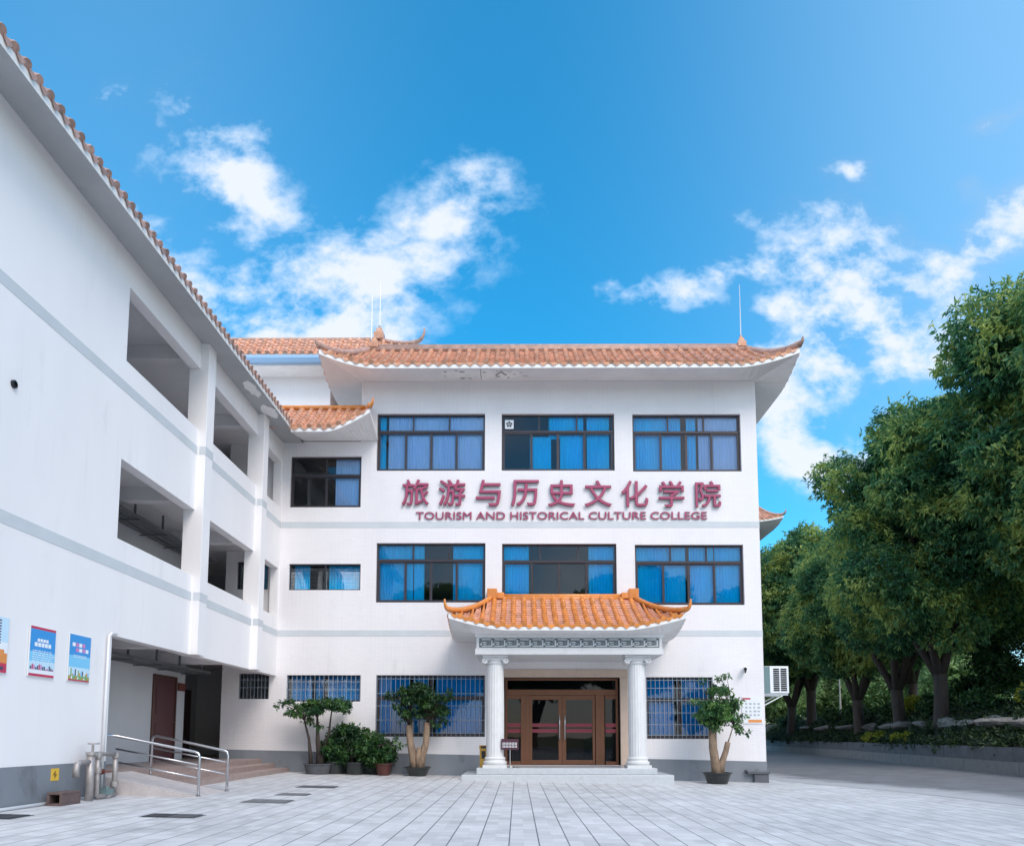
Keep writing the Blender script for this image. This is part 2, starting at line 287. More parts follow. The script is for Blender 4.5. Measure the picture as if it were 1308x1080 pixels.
LEAFB = leaf_mat('bush_leaves', (.008,.032,.016), (.022,.075,.024), (.06,.14,.03), .2, 3)
LEAFY = leaf_mat('yellow_shrub_leaves', (.12,.18,.02), (.30,.33,.03), (.48,.46,.06), .3, 3)
LEAFG = leaf_mat('ground_cover_leaves', (.008,.022,.012), (.02,.05,.02), (.06,.10,.03), .2, 1.5)
PAVE = paving_mat()

# ------------------------------------------------------------------ helpers
def gz(x): return -.0205*min(max(x, -9), 8)
class MB:
    def __init__(s): s.v = []; s.f = []; s.mi = []; s.cur = 0
    def add(s, vs, fs, mi=None):
        o = len(s.v); s.v += [tuple(p) for p in vs]
        for f in fs: s.f.append(tuple(i+o for i in f)); s.mi.append(s.cur if mi is None else mi)
        return s
    def quad(s, a, b, c, d): return s.add([a, b, c, d], [(0,1,2,3)])
    def box(s, x0, x1, y0, y1, z0, z1):
        v = [(x0,y0,z0),(x1,y0,z0),(x1,y1,z0),(x0,y1,z0),(x0,y0,z1),(x1,y0,z1),(x1,y1,z1),(x0,y1,z1)]
        return s.add(v, [(0,3,2,1),(4,5,6,7),(0,1,5,4),(1,2,6,5),(2,3,7,6),(3,0,4,7)])
    def hexa(s, bot, top):
        return s.add(list(bot)+list(top), [(3,2,1,0),(4,5,6,7),(0,1,5,4),(1,2,6,5),(2,3,7,6),(3,0,4,7)])
    def prism(s, poly, h, axis=2, o=0.0):
        """poly of 2D points extruded along axis from o to o+h"""
        def P(p, w): return (p[0],p[1],w) if axis == 2 else ((p[0],w,p[1]) if axis == 1 else (w,p[0],p[1]))
        n = len(poly); v = [P(p, o) for p in poly]+[P(p, o+h) for p in poly]
        return s.add(v, [tuple(range(n))[::-1], tuple(range(n, 2*n))]+[(i,(i+1)%n,n+(i+1)%n,n+i) for i in range(n)])
    def tube(s, pts, r, n=8, cap=True):
        pts = [Vector(p) for p in pts]; k = len(pts); rr = r if isinstance(r, (list, tuple)) else [r]*k
        t0 = (pts[1]-pts[0]).normalized(); up = Vector((0,0,1)) if abs(t0.z) < .9 else Vector((1,0,0))
        a = t0.cross(up).normalized(); vs = []
        for i, p in enumerate(pts):
            if i == 0: t = t0
            elif i == k-1: t = (pts[i]-pts[i-1]).normalized()
            else: t = ((pts[i+1]-pts[i]).normalized()+(pts[i]-pts[i-1]).normalized()).normalized()
            a = (a-t*a.dot(t)).normalized(); b = t.cross(a)
            for j in range(n):
                th = 2*math.pi*j/n; vs.append(p+(a*math.cos(th)+b*math.sin(th))*rr[i])
        fs = [(i*n+j, i*n+(j+1)%n, (i+1)*n+(j+1)%n, (i+1)*n+j) for i in range(k-1) for j in range(n)]
        if cap: fs += [tuple(range(n))[::-1], tuple(range((k-1)*n, k*n))]
        return s.add(vs, fs)
    def lathe(s, prof, c, n=24, rf=None):
        vs = []
        for r, z in prof:
            for j in range(n):
                th = 2*math.pi*j/n; q = r*(rf(th) if rf else 1); vs.append((c[0]+q*math.cos(th), c[1]+q*math.sin(th), c[2]+z))
        k = len(prof)
        fs = [(i*n+j, i*n+(j+1)%n, (i+1)*n+(j+1)%n, (i+1)*n+j) for i in range(k-1) for j in range(n)]
        fs += [tuple(range(n))[::-1], tuple(range((k-1)*n, k*n))]
        return s.add(vs, fs)
    def build(s, name, mats, parent=None, smooth=False, bevel=0):
        me = bpy.data.meshes.new(name); me.from_pydata(s.v, [], s.f)
        for M in (mats if isinstance(mats, (list, tuple)) else [mats]): me.materials.append(M)
        me.polygons.foreach_set('material_index', s.mi)
        if smooth: me.polygons.foreach_set('use_smooth', [True]*len(s.f))
        me.update()
        o = bpy.data.objects.new(name, me); COL.objects.link(o)
        if parent: o.parent = parent
        if bevel:
            b = o.modifiers.new('bevel', 'BEVEL'); b.width = bevel; b.segments = 2; b.limit_method = 'ANGLE'
        if parent is not None:      # parents sit at their own place: keep world coordinates
            o.matrix_parent_inverse = Matrix.Translation(-parent.location) if parent.type == 'EMPTY' else Matrix.Identity(4)
        return o
def tag(o, label=None, cat=None, group=None, kind=None):
    if label: o['label'] = label
    if cat: o['category'] = cat
    if group: o['group'] = group
    if kind: o['kind'] = kind
    return o
def thing(name, label, cat, group=None, loc=(0,0,0)):
    o = bpy.data.objects.new(name, None); COL.objects.link(o); o.empty_display_size = .2; o.location = loc
    return tag(o, label, cat, group)
def copy_tree(o, parent=None):
    c = o.copy(); COL.objects.link(c)
    if parent is not None: c.parent = parent; c.matrix_parent_inverse = o.matrix_parent_inverse.copy()
    for ch in list(o.children): copy_tree(ch, c)
    return c
def wall(mb, axis, lo, hi, z0, z1, near, far, openings, split=()):
    """wall in the plane axis=const between near (visible face) and far; openings are (a0,a1,z0,z1)"""
    xs = sorted(set([lo, hi]+[v for o in openings for v in o[:2] if lo < v < hi])); zs = sorted(set([z0, z1]+[v for o in openings for v in o[2:] if z0 < v < z1]))
    def P(a, d, z): return (a, d, z) if axis == 'y' else (d, a, z)
    def solid(i, j):
        if i < 0 or j < 0 or i >= len(xs)-1 or j >= len(zs)-1: return False
        a = (xs[i]+xs[i+1])/2; z = (zs[j]+zs[j+1])/2
        return not any(o[0] < a < o[1] and o[2] < z < o[3] for o in openings)
    for i in range(len(xs)-1):
        for j in range(len(zs)-1):
            if not solid(i, j): continue
            a0, a1, b0, b1 = xs[i], xs[i+1], zs[j], zs[j+1]
            mb.quad(P(a0,near,b0), P(a1,near,b0), P(a1,near,b1), P(a0,near,b1)); mb.quad(P(a0,far,b0), P(a0,far,b1), P(a1,far,b1), P(a1,far,b0))
            if not solid(i-1, j): mb.quad(P(a0,near,b0), P(a0,near,b1), P(a0,far,b1), P(a0,far,b0))
            if not solid(i+1, j): mb.quad(P(a1,near,b0), P(a1,far,b0), P(a1,far,b1), P(a1,near,b1))
            if not solid(i, j-1): mb.quad(P(a0,near,b0), P(a0,far,b0), P(a1,far,b0), P(a1,near,b0))
            if not solid(i, j+1): mb.quad(P(a0,near,b1), P(a1,near,b1), P(a1,far,b1), P(a0,far,b1))

# ------------------------------------------------------------------ tiled roofs
def slope(mb, Sf, s0, s1, pitch, course=.21, r=.078, drip=True, lift=.0):
    """barrel and pan tiles on the surface Sf(s,t): s metres along the eave, t 0 (eave) to 1 (top)"""
    n = max(1, int(round((s1-s0)/pitch))); pitch = (s1-s0)/n
    def frame(s, t):
        p = Sf(s, t); e = .01
        du = Sf(min(s+e, s1), t)-Sf(max(s-e, s0), t); dv = Sf(s, min(t+.02, 1))-Sf(s, max(t-.02, 0))
        nn = du.cross(dv)
        if nn.length < 1e-9: nn = Vector((0,0,1))
        nn.normalize()
        if nn.z < 0: nn = -nn
        if du.length < 1e-9: du = Vector((1,0,0))
        return p, du.normalized(), nn, (dv.normalized() if dv.length > 1e-9 else Vector((0,1,0)))
    for i in range(n+1):
        s = s0+pitch*i
        for kind in (0, 1):
            if kind == 1 and i == n: continue
            sc = s if kind == 0 else s+pitch/2
            sc = min(max(sc, s0+.001), s1-.001)
            L = (Sf(sc, 1)-Sf(sc, 0)).length
            if L < .1: continue
            k = max(1, int(round(L/course)))
            for c in range(k):
                t0, t1 = c/k, min((c+1.12)/k, 1)
                p, u, w, dv = frame(sc, t0); q, u2, w2, _ = frame(sc, t1)
                jit = random.uniform(-.006, .006)
                if kind == 0:
                    m = 7; vs = []
                    for (P_, U_, W_, rr) in ((p+w*lift, u, w, r*1.06), (q+w2*lift, u2, w2, r*.9)):
                        for j in range(m):
                            th = math.pi*j/(m-1); vs.append(P_+U_*(math.cos(th)*rr+jit)+W_*(math.sin(th)*rr+.012))
                    fs = [(j, j+1, m+j+1, m+j) for j in range(m-1)]+[tuple(range(m))]
                    mb.add(vs, fs)
                    if c == 0 and drip:                               # round end cap
                        cc = p+w*(r*.30)-dv*.012; vs = []; mm = 12
                        for d_ in (0, .03):
                            for j in range(mm):
                                th = 2*math.pi*j/mm; vs.append(cc+dv*d_+u*math.cos(th)*r*1.12+w*math.sin(th)*r*1.12)
                        mb.add(vs, [tuple(range(mm))[::-1]]+[(j,(j+1)%mm,mm+(j+1)%mm,mm+j) for j in range(mm)])
                else:
                    h = pitch*.5; th_ = .028
                    a0, a1 = p-u*h+w*(th_+.012), p+u*h+w*(th_+.012); m0 = p+w*(th_-.008)
                    b0, b1 = q-u2*h+w2*.012, q+u2*h+w2*.012; m1 = q-w2*.006
                    mb.add([a0, m0, a1, b1, m1, b0, a0-w*.04, m0-w*.04, a1-w*.04], [(0,1,4,5),(1,2,3,4),(0,6,7,1),(1,7,8,2)], 1)
                    if c == 0 and drip:                               # hanging drip tile
                        dz = Vector((0,0,-1)); g_ = pitch*.36; f0 = p+w*.03-dv*.015
                        pts = [f0-u*g_, f0-u*g_*.75+dz*.05, f0+dz*.105, f0+u*g_*.75+dz*.05, f0+u*g_]
                        mb.add(pts+[x+dv*.02 for x in pts], [(0,1,2,3,4),(9,8,7,6,5),(0,5,6,1),(1,6,7,2),(2,7,8,3),(3,8,9,4)])
def hip_curve(ridge, tip, n=10, k=1.7):
    return [Vector((ridge[0]+(tip[0]-ridge[0])*w, ridge[1]+(tip[1]-ridge[1])*w, ridge[2]+(tip[2]-ridge[2])*(1-(1-w)**k))) for w in [i/n for i in range(n+1)]]
def horn(mb, tip, dirv, size, r=.07):
    """upturned swallow-tail horn growing out of a hip end"""
    d = Vector((dirv[0], dirv[1], 0)).normalized(); t = Vector(tip); pts = []; rr = []
    for i in range(9):
        w = i/8; a = w*1.75
        pts.append(t+d*(math.sin(a)*.30*size)+Vector((0,0,1))*((1-math.cos(a))*.30*size*1.15)); rr.append(r*(1-.72*w))
    mb.tube(pts, rr, 8)
class HipRoof:
    def __init__(s, xl, xr, tl, tr, ye, yr, ze, zr, ybL=None, ybR=None, k=1.7):
        s.__dict__.update(locals())
    def top(s, x):
        if s.xl <= x <= s.xr: return Vector((x, s.yr, s.zr))
        e, t = (s.xr, s.tr) if x > s.xr else (s.xl, s.tl)
        w = (x-e)/(t-e); zt = s.ze(t)
        return Vector((x, s.yr+(s.ye-s.yr)*w, s.zr+(zt-s.zr)*(1-(1-w)**s.k)))
    def front(s, x, t):
        a = Vector((x, s.ye, s.ze(x))); b = s.top(x); p = a.lerp(b, t); p.z -= .10*t*(1-t)*(b-a).length; return p
    def side(s, right):
        e, t = (s.xr, s.tr) if right else (s.xl, s.tl)
        zt = s.ze(t); z0 = s.ze((s.xl+s.xr)/2)
        def zs(y): w = max(0, 1-(y-s.ye)/1.6); return z0+(zt-z0)*w**1.6
        def f(y, q):
            a = Vector((t, y, zs(y)))
            if y >= s.yr: b = Vector((e, y, s.zr))
            else:
                w = (s.yr-y)/(s.yr-s.ye); b = Vector((e+(t-e)*w, y, s.zr+(zt-s.zr)*(1-(1-w)**s.k)))
            return a.lerp(b, q)
        return f, zs
def eave(mb, outer, inner, h):
    """fascia + soffit + lid as one closed strip"""
    n = len(outer); vs = []
    for o, i in zip(outer, inner):
        o = Vector(o); i = Vector(i); vs += [o, o+Vector((0,0,h)), i+Vector((0,0,h)), i]
    for k in range(n-1):
        a, b = 4*k, 4*k+4
        mb.add([], [])
        base = len(mb.v)
    base = len(mb.v); mb.v += [tuple(v) for v in vs]
    for k in range(n-1):
        a, b = base+4*k, base+4*k+4
        for f, mi in (((a, b, b+1, a+1), 0), ((a, a+3, b+3, b), 1), ((a+1, b+1, b+2, a+2), 1)):
            mb.f.append(f); mb.mi.append(mi)
    for a in (base, base+4*(n-1)):
        mb.f.append((a, a+1, a+2, a+3)); mb.mi.append(0)

# ------------------------------------------------------------------ windows
def curtain_sheet(mb, x0, x1, y, z0, z1, amp=.022, wl_=.085):
    n = max(8, int((x1-x0)/.018)); vs = []; ph = random.random()*6
    for i in range(n+1):
        x = x0+(x1-x0)*i/n; a = math.sin(x/wl_*2*math.pi+ph+.9*math.sin(x*7.3+ph))*amp*(.7+.5*math.sin(x*5.1+ph))
        vs += [(x, y+a*.8, z1), (x+random.uniform(-.003,.003), y+a*1.15, z0)]
    mb.add(vs, [(2*i, 2*i+1, 2*i+3, 2*i+2) for i in range(n)])
def window(parent, x0, x1, z0, z1, tops, sashes, tr, curtains=(), y=0.0, grille=None, fm=None, gaps=(), label=None, wide=None):
    """frame with a transom row (tops panes) over sliding sashes (list of fractions)"""
    fm = fm or FRAME; mb = MB(); ya, yb = y+.09, y+.17; w = .05
    mb.box(x0, x1, ya, yb, z0, z0+w); mb.box(x0, x1, ya, yb, z1-w, z1); mb.box(x0, x0+w, ya, yb, z0+w, z1-w); mb.box(x1-w, x1, ya, yb, z0+w, z1-w)
    zt = z1-(z1-z0)*tr if tr else z1-w
    if tr: mb.box(x0+w, x1-w, ya-.005, yb, zt-.035, zt+.035)
    for i in range(1, tops):
        x = x0+(x1-x0)*i/tops; mb.box(x-.02, x+.02, ya+.01, yb-.01, (zt+.035) if tr else z0+w, z1-w)
    fr = [0]+list(sashes)+[1]
    for i in range(len(fr)-1):                                        # sliding sash frames, alternately in two tracks
        a = x0+w+(x1-x0-2*w)*fr[i]; b = x0+w+(x1-x0-2*w)*fr[i+1]; yo = .012 if i in (1, 2) else 0
        q = .038; c, d = ya+.01+yo, ya+.045+yo; zt_ = zt-.035 if tr else zt
        if len(sashes) == 0: break
        a0 = a if i == 0 else a-.012; b0 = b if i == len(fr)-2 else b+.012
        if i in (1, 2): a0, b0 = a, b
        mb.box(a0, a0+q, c, d, z0+w, zt_); mb.box(b0-q, b0, c, d, z0+w, zt_); mb.box(a0+q, b0-q, c, d, z0+w, z0+w+q); mb.box(a0+q, b0-q, c, d, zt_-q, zt_)
    f = mb.build('window', fm, parent)
    if label: f['label'] = label
    g = MB(); k = 0
    yp = ya+.03
    if tr:
        for i in range(tops):
            a = x0+w+(x1-x0-2*w)*i/tops; b = x0+w+(x1-x0-2*w)*(i+1)/tops
            g.quad((a,yp,zt), (b,yp,zt), (b,yp,z1-w*.5), (a,yp,z1-w*.5))
    for i in range(len(fr)-1):
        if i in gaps: continue
        a = x0+w+(x1-x0-2*w)*fr[i]; b = x0+w+(x1-x0-2*w)*fr[i+1]; yo = .012 if i in (1, 2) else 0
        g.quad((a,yp+yo,z0+w), (b,yp+yo,z0+w), (b,yp+yo,zt-.01), (a,yp+yo,zt-.01))
    g.build('pane', GLASS, f)
    if curtains:
        for ci, cm in ((0, CURT3 if grille else CURT), (1, CURT2)):
            c = MB()
            for q in curtains:
                a, b, c0, c1, ty = (tuple(q)+(0, 0, 1))[:5] if len(q) == 2 else q
                if ty != ci+0: continue
                curtain_sheet(c, x0+(x1-x0)*a, x0+(x1-x0)*b, y+.21+random.uniform(-.02,.02), z0+(z1-z0)*c0-.04, z0+(z1-z0)*c1+.03)
            if c.f: c.build('curtain', cm, f, smooth=True)
    if grille:
        nb, hz = grille; b = MB(); yg = y+.035
        for i in range(nb+1):
            x = x0+.02+(x1-x0-.04)*i/nb; b.box(x-.0065, x+.0065, yg-.006, yg+.006, z0+.012, z1-.012)
        for h in hz:
            z = z0+(z1-z0)*h; b.box(x0+.004, x1-.004, yg-.012, yg-.0085, z-.008, z+.008)
        b.build('grille', GRILLE, f)
    return f

# ------------------------------------------------------------------ setting
XB = [-60, -9, -6, -3, 0, 3, 6, 8, 10, 12]
g = MB()
YB = [-60, -40, -30, -25, -20, -16, -12, -8, -4, 0, 6, 14, 24, 40]
for i in range(len(XB)-1):
    for j in range(len(YB)-1):
        a, b, c, d = XB[i], XB[i+1], YB[j], YB[j+1]
        g.quad((a,c,gz(a)), (b,c,gz(b)), (b,d,gz(b)), (a,d,gz(a)))
tag(g.build('courtyard_paving', PAVE), kind='structure')
g = MB(); g.quad((-900,-900,-.5), (900,-900,-.5), (900,900,-.5), (-900,900,-.5)); tag(g.build('ground', GRASS), kind='structure')
g = MB(); EDG = [(13.5,-60), (12.0,-24), (10.6,-14), (9.9,-9), (9.5,-6), (9.2,-3.2), (8.5,-1.2), (7.9,.4), (7.4,2.5), (7.2,6), (7.1,14.3), (7.1,120)]  # dark strip painting soft tree shade over the right-hand paving
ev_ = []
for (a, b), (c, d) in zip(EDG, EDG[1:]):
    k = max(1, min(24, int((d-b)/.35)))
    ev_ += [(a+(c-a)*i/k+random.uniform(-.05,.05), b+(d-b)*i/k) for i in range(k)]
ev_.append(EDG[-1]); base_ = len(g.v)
pen_vals = []
for x, y in ev_: g.v += [(x, y, gz(x)+.005), (x+2.4, y, gz(x+2.4)+.005), (45, y, gz(8)+.005)]; pen_vals += [1.15, 0, 0]
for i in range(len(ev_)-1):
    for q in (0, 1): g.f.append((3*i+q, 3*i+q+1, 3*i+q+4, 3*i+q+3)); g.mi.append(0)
ro_ = g.build('shade_strip', TREESHADE); tag(ro_, kind='structure'); at_ = ro_.data.attributes.new('penumbra', 'FLOAT', 'POINT'); at_.data.foreach_set('value', pen_vals)
# planted bank beyond the retaining wall
WP = [(14.9,-16), (15.4,-8), (15.9,-2), (16.5,3.5), (17.4,8.5), (18.3,15), (19.9,23.5), (20.8,32.7), (21.9,43.4), (24.0,62), (28,95)]
def wx(y):
    for (a, b), (c, d) in zip(WP, WP[1:]):
        if b <= y <= d: return a+(c-a)*(y-b)/(d-b)
    return WP[0][0] if y < WP[0][1] else WP[-1][0]
PROF = [(.22,.70), (.7,.92), (1.5,1.35), (1.75,1.62), (2.4,2.05), (3.6,2.35), (6,2.6), (12,2.9), (30,3.1), (80,3.3), (260,4)]
g = MB(); ys = [-16+111*i/80 for i in range(81)]; n = len(PROF)
def bankz(dx):
    for (a, b), (c, d) in zip(PROF, PROF[1:]):
        if a <= dx <= c: return b+(d-b)*(dx-a)/(c-a)
    return .7
for y in ys:
    for dx, zz in PROF: g.v.append((wx(y)+dx, y, zz+random.uniform(-.06,.06)*(dx > .3)))
for j in range(len(ys)-1):
    for i in range(n-1): g.f.append((j*n+i, j*n+i+1, (j+1)*n+i+1, (j+1)*n+i)); g.mi.append(0 if i < 6 else 1)
tag(g.build('planted_bank', [SOIL, GRASS], smooth=True), kind='structure')

# ------------------------------------------------------------------ college building (front block)
XL, XR_ = -4.3, 6.98
cb = thing('college_building', 'white tiled three-storey college block with orange tiled hip roof and blue-curtained windows', 'building', loc=(1.3,0,0))
W3 = [(-4.13,-.96,8.84,10.57), (-.47,2.83,8.84,10.56), (3.36,6.52,8.81,10.54)]
W2 = [(-4.08,-.93,4.95,6.69), (-.45,2.85,4.90,6.67), (3.38,6.50,4.88,6.64)]
W1 = [(-4.02,-.92,1.12,2.86), (3.64,5.53,1.07,2.81)]
DOOR = (-.42, 2.93, .33, 2.80)
mb = MB(); wall(mb, 'y', XL, XR_, -.4, 11.55, 0, .3, W3+W2+W1+[DOOR])
wall(mb, 'y', -4.6, XL, 9.72, 11.55, 0, .3, [])
mb.box(-4.6, -4.3, .301, 14, 9.72, 11.55); mb.box(-4.3, -4.0, .301, 14, -.4, 9.719); mb.box(6.68, 6.98, .301, 14, -.4, 11.55); mb.box(-4.599, 6.979, 14.001, 14.3, -.4, 11.55)
mb.build('wall', WHITE, cb)
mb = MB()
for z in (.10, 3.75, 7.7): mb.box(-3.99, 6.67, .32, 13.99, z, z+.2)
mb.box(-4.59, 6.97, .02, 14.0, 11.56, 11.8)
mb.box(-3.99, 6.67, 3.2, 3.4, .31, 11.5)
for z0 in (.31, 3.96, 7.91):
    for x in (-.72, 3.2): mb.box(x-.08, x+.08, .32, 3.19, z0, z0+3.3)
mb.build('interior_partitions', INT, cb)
for z in (7.14, 3.97):
    mb = MB(); mb.box(XL+.0005, XR_+.006, -.006, .05, z, z+.175); mb.build('grey_band', BAND, cb)
for a, b in ((XL+.0005, -.75), (3.35, XR_+.012)):
    mb = MB(); mb.hexa([(a,-.012,gz(a)-.1),(b,-.012,gz(b)-.1),(b,.04,gz(b)-.1),(a,.04,gz(a)-.1)], [(a,-.012,gz(a)+.585),(b,-.012,gz(b)+.585),(b,.04,gz(b)+.585),(a,.04,gz(a)+.585)]); mb.build('plinth', PLIN, cb)
# roof
zeb = 11.40
def ze_main(x):
    w = 0
    if x > 6.2: w = (x-6.2)/(7.9-6.2)
    if x < -4.1: w = (-4.1-x)/(5.6-4.1)
    return zeb+.13+.43*max(w,0)**1.55
MR = HipRoof(-4.55, 7.0, -5.6, 7.9, -1.1, .8, ze_main, 12.93)
rf = MB()
slope(rf, MR.front, -5.58, 7.88, .29)
sr, zs = MR.side(True); slope(rf, sr, -1.08, 14.4, .29)
sl, _ = MR.side(False); slope(rf, sl, -1.08, 14.4, .29)
roof = rf.build('roof', [TILEW, TILEP], cb, smooth=False)
ev = MB()
xs = [-5.6+i*(13.5/60) for i in range(61)]
out = [(x, -1.1, ze_main(x)-.13) for x in xs]; inn = [(min(max(x, -4.6), 6.98), -.001 if -4.6 < x < 6.98 else -.001, 11.552) for x in xs]
yy = [-1.1+i*.35 for i in range(45)]
out = [(-5.6, y, MR.side(False)[1](y)-.13) for y in yy[::-1]][:-1]+out+[(7.9, y, zs(y)-.13) for y in yy][1:]
inn = [(-4.601, max(y, -.001), 11.552) for y in yy[::-1]][:-1]+inn+[(6.981, max(y, -.001), 11.552) for y in yy][1:]
eave(ev, out, inn, .13); ev.build('eaves', [FASC, SOFF], roof)
rg = MB(); rg.box(-4.5, 6.95, .70, .92, 12.88, 13.03); rg.tube([(-4.5,.81,13.05), (6.95,.81,13.05)], .085, 10)
for e, t, sgn in ((-4.55,-5.6,-1), (7.0,7.9,1)):
    pts = hip_curve((e,.8,12.98), (t,-1.1,ze_main(t)+.12)); rg.tube(pts, [.10]*11, 8); horn(rg, pts[-1], (pts[-1]-pts[-2]), .40, .075)
    rg.tube([(e,.9,12.97), (e,14.3,12.97)], .09, 8)
rg.build('ridge', TILEO, roof, smooth=True)
for e in (-4.42, 6.86):
    fi = MB(); fi.box(e-.13, e+.13, .68, .94, 13.0, 13.18); fi.box(e-.08, e+.08, .72, .90, 13.18, 13.29); fi.box(e-.04, e+.04, .76, .86, 13.29, 13.36); fi.build('finial', TILEW, roof, bevel=.015)
fl = MB(); fl.box(-4.5, 6.95, .95, 14.3, 12.6, 12.85); fl.build('roof_deck', SOFF, roof)
pp = MB()
random.seed(5)
def blob(cx, cy, rx, ry, z, n=16): return [(cx+math.cos(6.283*i/n)*rx*random.uniform(.7,1.15), cy+math.sin(6.283*i/n)*ry*random.uniform(.7,1.15)) for i in range(n)]
def soff_z(y): return 11.552+(11.40-11.552)*(-y/1.1)-.004
spots = [(-1.6,-.62,.62,.33,0), (-.35,-.6,.42,.36,0), (-.92,-.6,.30,.38,0)]
for i in range(16):
    spots.append((random.uniform(-2.1,.35), random.uniform(-.95,-.25), random.uniform(.02,.10), random.uniform(.015,.05), 2 if i % 3 else 1))
for i in range(9): spots.append((-.62+.035*i, -.85+.11*abs(i-4)**.8*.9, .035, .05, 1))
for i in range(5): spots.append((-1.05+random.uniform(-.015,.015), -.95+.16*i, .014, .09, 1))
for cx, cy, rx, ry, c in spots:
    pl = blob(cx, cy, rx, ry, 0); pp.cur = c
    pp.add([(x, max(y,-1.08), soff_z(max(y,-1.08))-.004*(c > 0)-.0004*random.random()) for x, y in pl], [tuple(range(len(pl)))])
pp.build('peeling_paint', [mat('bare_plaster', (.90,.88,.85), .8, var=.15, vscale=5), mat('black_mould', (.30,.29,.28), .9, var=.5, vscale=12), mat('grey_mould', (.36,.36,.33), .9, var=.4, vscale=9)], roof)
# windows of the front block
S4 = (.255, .50, .745)
window(cb, *W3[0], 3, S4, .30, [(.02,.075,0,1,0), (.10,.985,0,1,1)])
w2 = window(cb, *W3[1], 3, S4, .30, [(.25,.44,0,.62,0), (.42,.62,.62,1,0), (.52,.73,0,1,0), (.76,.96,0,1,0)])
window(cb, *W3[2], 3, S4, .30, [(.01,.46,0,1,0), (.51,.60,0,1,0), (.62,.98,0,1,1)])
window(cb, *W2[0], 3, S4, .285, [(.01,.33,0,1,0), (.34,.435,0,1,0), (.70,.99,0,1,0)], gaps=())
window(cb, *W2[1], 3, S4, .285, [(.01,.235,0,1,0), (.76,.99,0,1,0), (.27,.70,-.02,.10,0)])
window(cb, *W2[2], 3, S4, .285, [(.01,.48,0,1,0), (.51,.74,0,1,0), (.75,.99,0,1,0)])
HZ = (.06, .27, .50, .70, .94)
window(cb, *W1[0], 2, (.5,), .36, [(.02,.30,0,1,0), (.33,.47,0,1,0), (.54,.99,0,1,0)], grille=(23, HZ))
window(cb, *W1[1], 2, (.5,), .36, [(.02,.44,0,1,0), (.55,.97,0,1,0)], grille=(15, (.06,.23,.42,.62,.82,.95)))
# exhaust fan in a transom pane
f = MB(); cx, cz = -.25, 10.27
f.box(cx-.13, cx+.13, .075, .115, cz-.14, cz+.14); fan = f.build('exhaust_fan', PLASTW, w2, bevel=.02)
f = MB()
for k in range(5):
    a = k*1.2566+.3; c = (cx+math.cos(a)*.062, cz+math.sin(a)*.062)
    f.prism([(c[0]+.030*math.cos(t), c[1]+.030*math.sin(t)) for t in [i*.5236 for i in range(12)]], -.01, 1, .075)
f.prism([(cx+.018*math.cos(i*.7854), cz+.018*math.sin(i*.7854)) for i in range(8)], -.012, 1, .075)
for o_ in [f.build('fan_blades', BLACK, None)]: o_.parent = w2
# entrance doors
dm = MB(); y0, y1 = .10, .20; X0, X1, Z0, Z1 = -.36, 2.86, .335, 2.78
dm.box(X0, X0+.07, y0, y1, Z0, Z1); dm.box(X1-.07, X1, y0, y1, Z0, Z1); dm.box(X0+.07, X1-.07, y0, y1, Z1-.06, Z1); dm.box(X0+.07, X1-.07, y0-.01, y1, 2.30, 2.46)
for x in (.15, .29, 2.27, 2.41): dm.box(x-.055 if x in (.15,2.27) else x-.07, x+.085 if x in (.15,2.27) else x+.055, y0-.004*(x > .2), y1, Z0, 2.30)
dr = dm.build('entrance_frame', BRONZE, cb, bevel=.006)
g = MB(); g.quad((X0+.05,.15,2.44), (X1-.05,.15,2.44), (X1-.05,.15,2.74), (X0+.05,.15,2.74)); g.build('transom_pane', GLASSD, dr)
for a, b in ((X0+.07,.095), (2.495,X1-.07)):
    g = MB(); g.quad((a-.005,.15,Z0), (b+.005,.15,Z0), (b+.005,.15,2.31), (a-.005,.15,2.31)); g.build('side_pane', GLASSD, dr)
    for c_, d_ in ((Z0, Z0+.10), (2.19, 2.299)): g = MB(); g.box(a, b, .12, .17, c_, d_); g.build('side_rail', BRONZE, dr)
    g = MB()
    for z in (1.29, 1.45): g.box(a, b, .138, .1485, z-.055, z+.055)
    g.build('red_strip', REDS, dr)
for a, b, hx in ((.347, 1.262, 1.19), (1.268, 2.198, 1.34)):
    g = MB(); y0d, y1d = .11, .17
    g.box(a, a+.07, y0d, y1d, Z0+.01, 2.295); g.box(b-.10, b, y0d, y1d, Z0+.01, 2.295) if hx < 1.25 else g.box(b-.07, b, y0d, y1d, Z0+.01, 2.295)
    if hx > 1.25: g.box(a+.07, a+.11, y0d, y1d, Z0+.01, 2.295)
    g.box(a+.07, b-.07, y0d+.002, y1d-.002, Z0+.01, Z0+.13); g.box(a+.07, b-.07, y0d+.002, y1d-.002, 2.17, 2.295)
    door = g.build('entrance_door', BRONZE, cb, bevel=.005)
    g = MB(); g.quad((a+.05,.14,Z0+.1), (b-.05,.14,Z0+.1), (b-.05,.14,2.2), (a+.05,.14,2.2)); g.build('pane', GLASSD, door)
    g = MB()
    for z in (1.29, 1.45): g.box(a+.07, b-.07, .128, .1385, z-.05, z+.05)
    g.build('red_strip', REDS, door)
    g = MB(); g.tube([(hx,.10,1.04), (hx,.04,1.06), (hx,.04,1.72), (hx,.10,1.74)], .017, 8); g.build('handle', STEEL, door, smooth=True)
g = MB(); g.box(-.46, 3.12, -.05, .06, 2.80, 3.02); g.box(2.90, 3.12, -.05, .06, .33, 2.799); g.box(-.46, -.385, -.05, .06, .33, 2.799); g.build('stone_surround', BEIGE, cb, bevel=.01)
g = MB(); g.box(.45, 2.1, 2.6, 2.9, .3, 1.35); g.box(-.3, .25, 2.8, 3.15, .3, 2.3); g.build('lobby_furniture', BRONZED, cb)

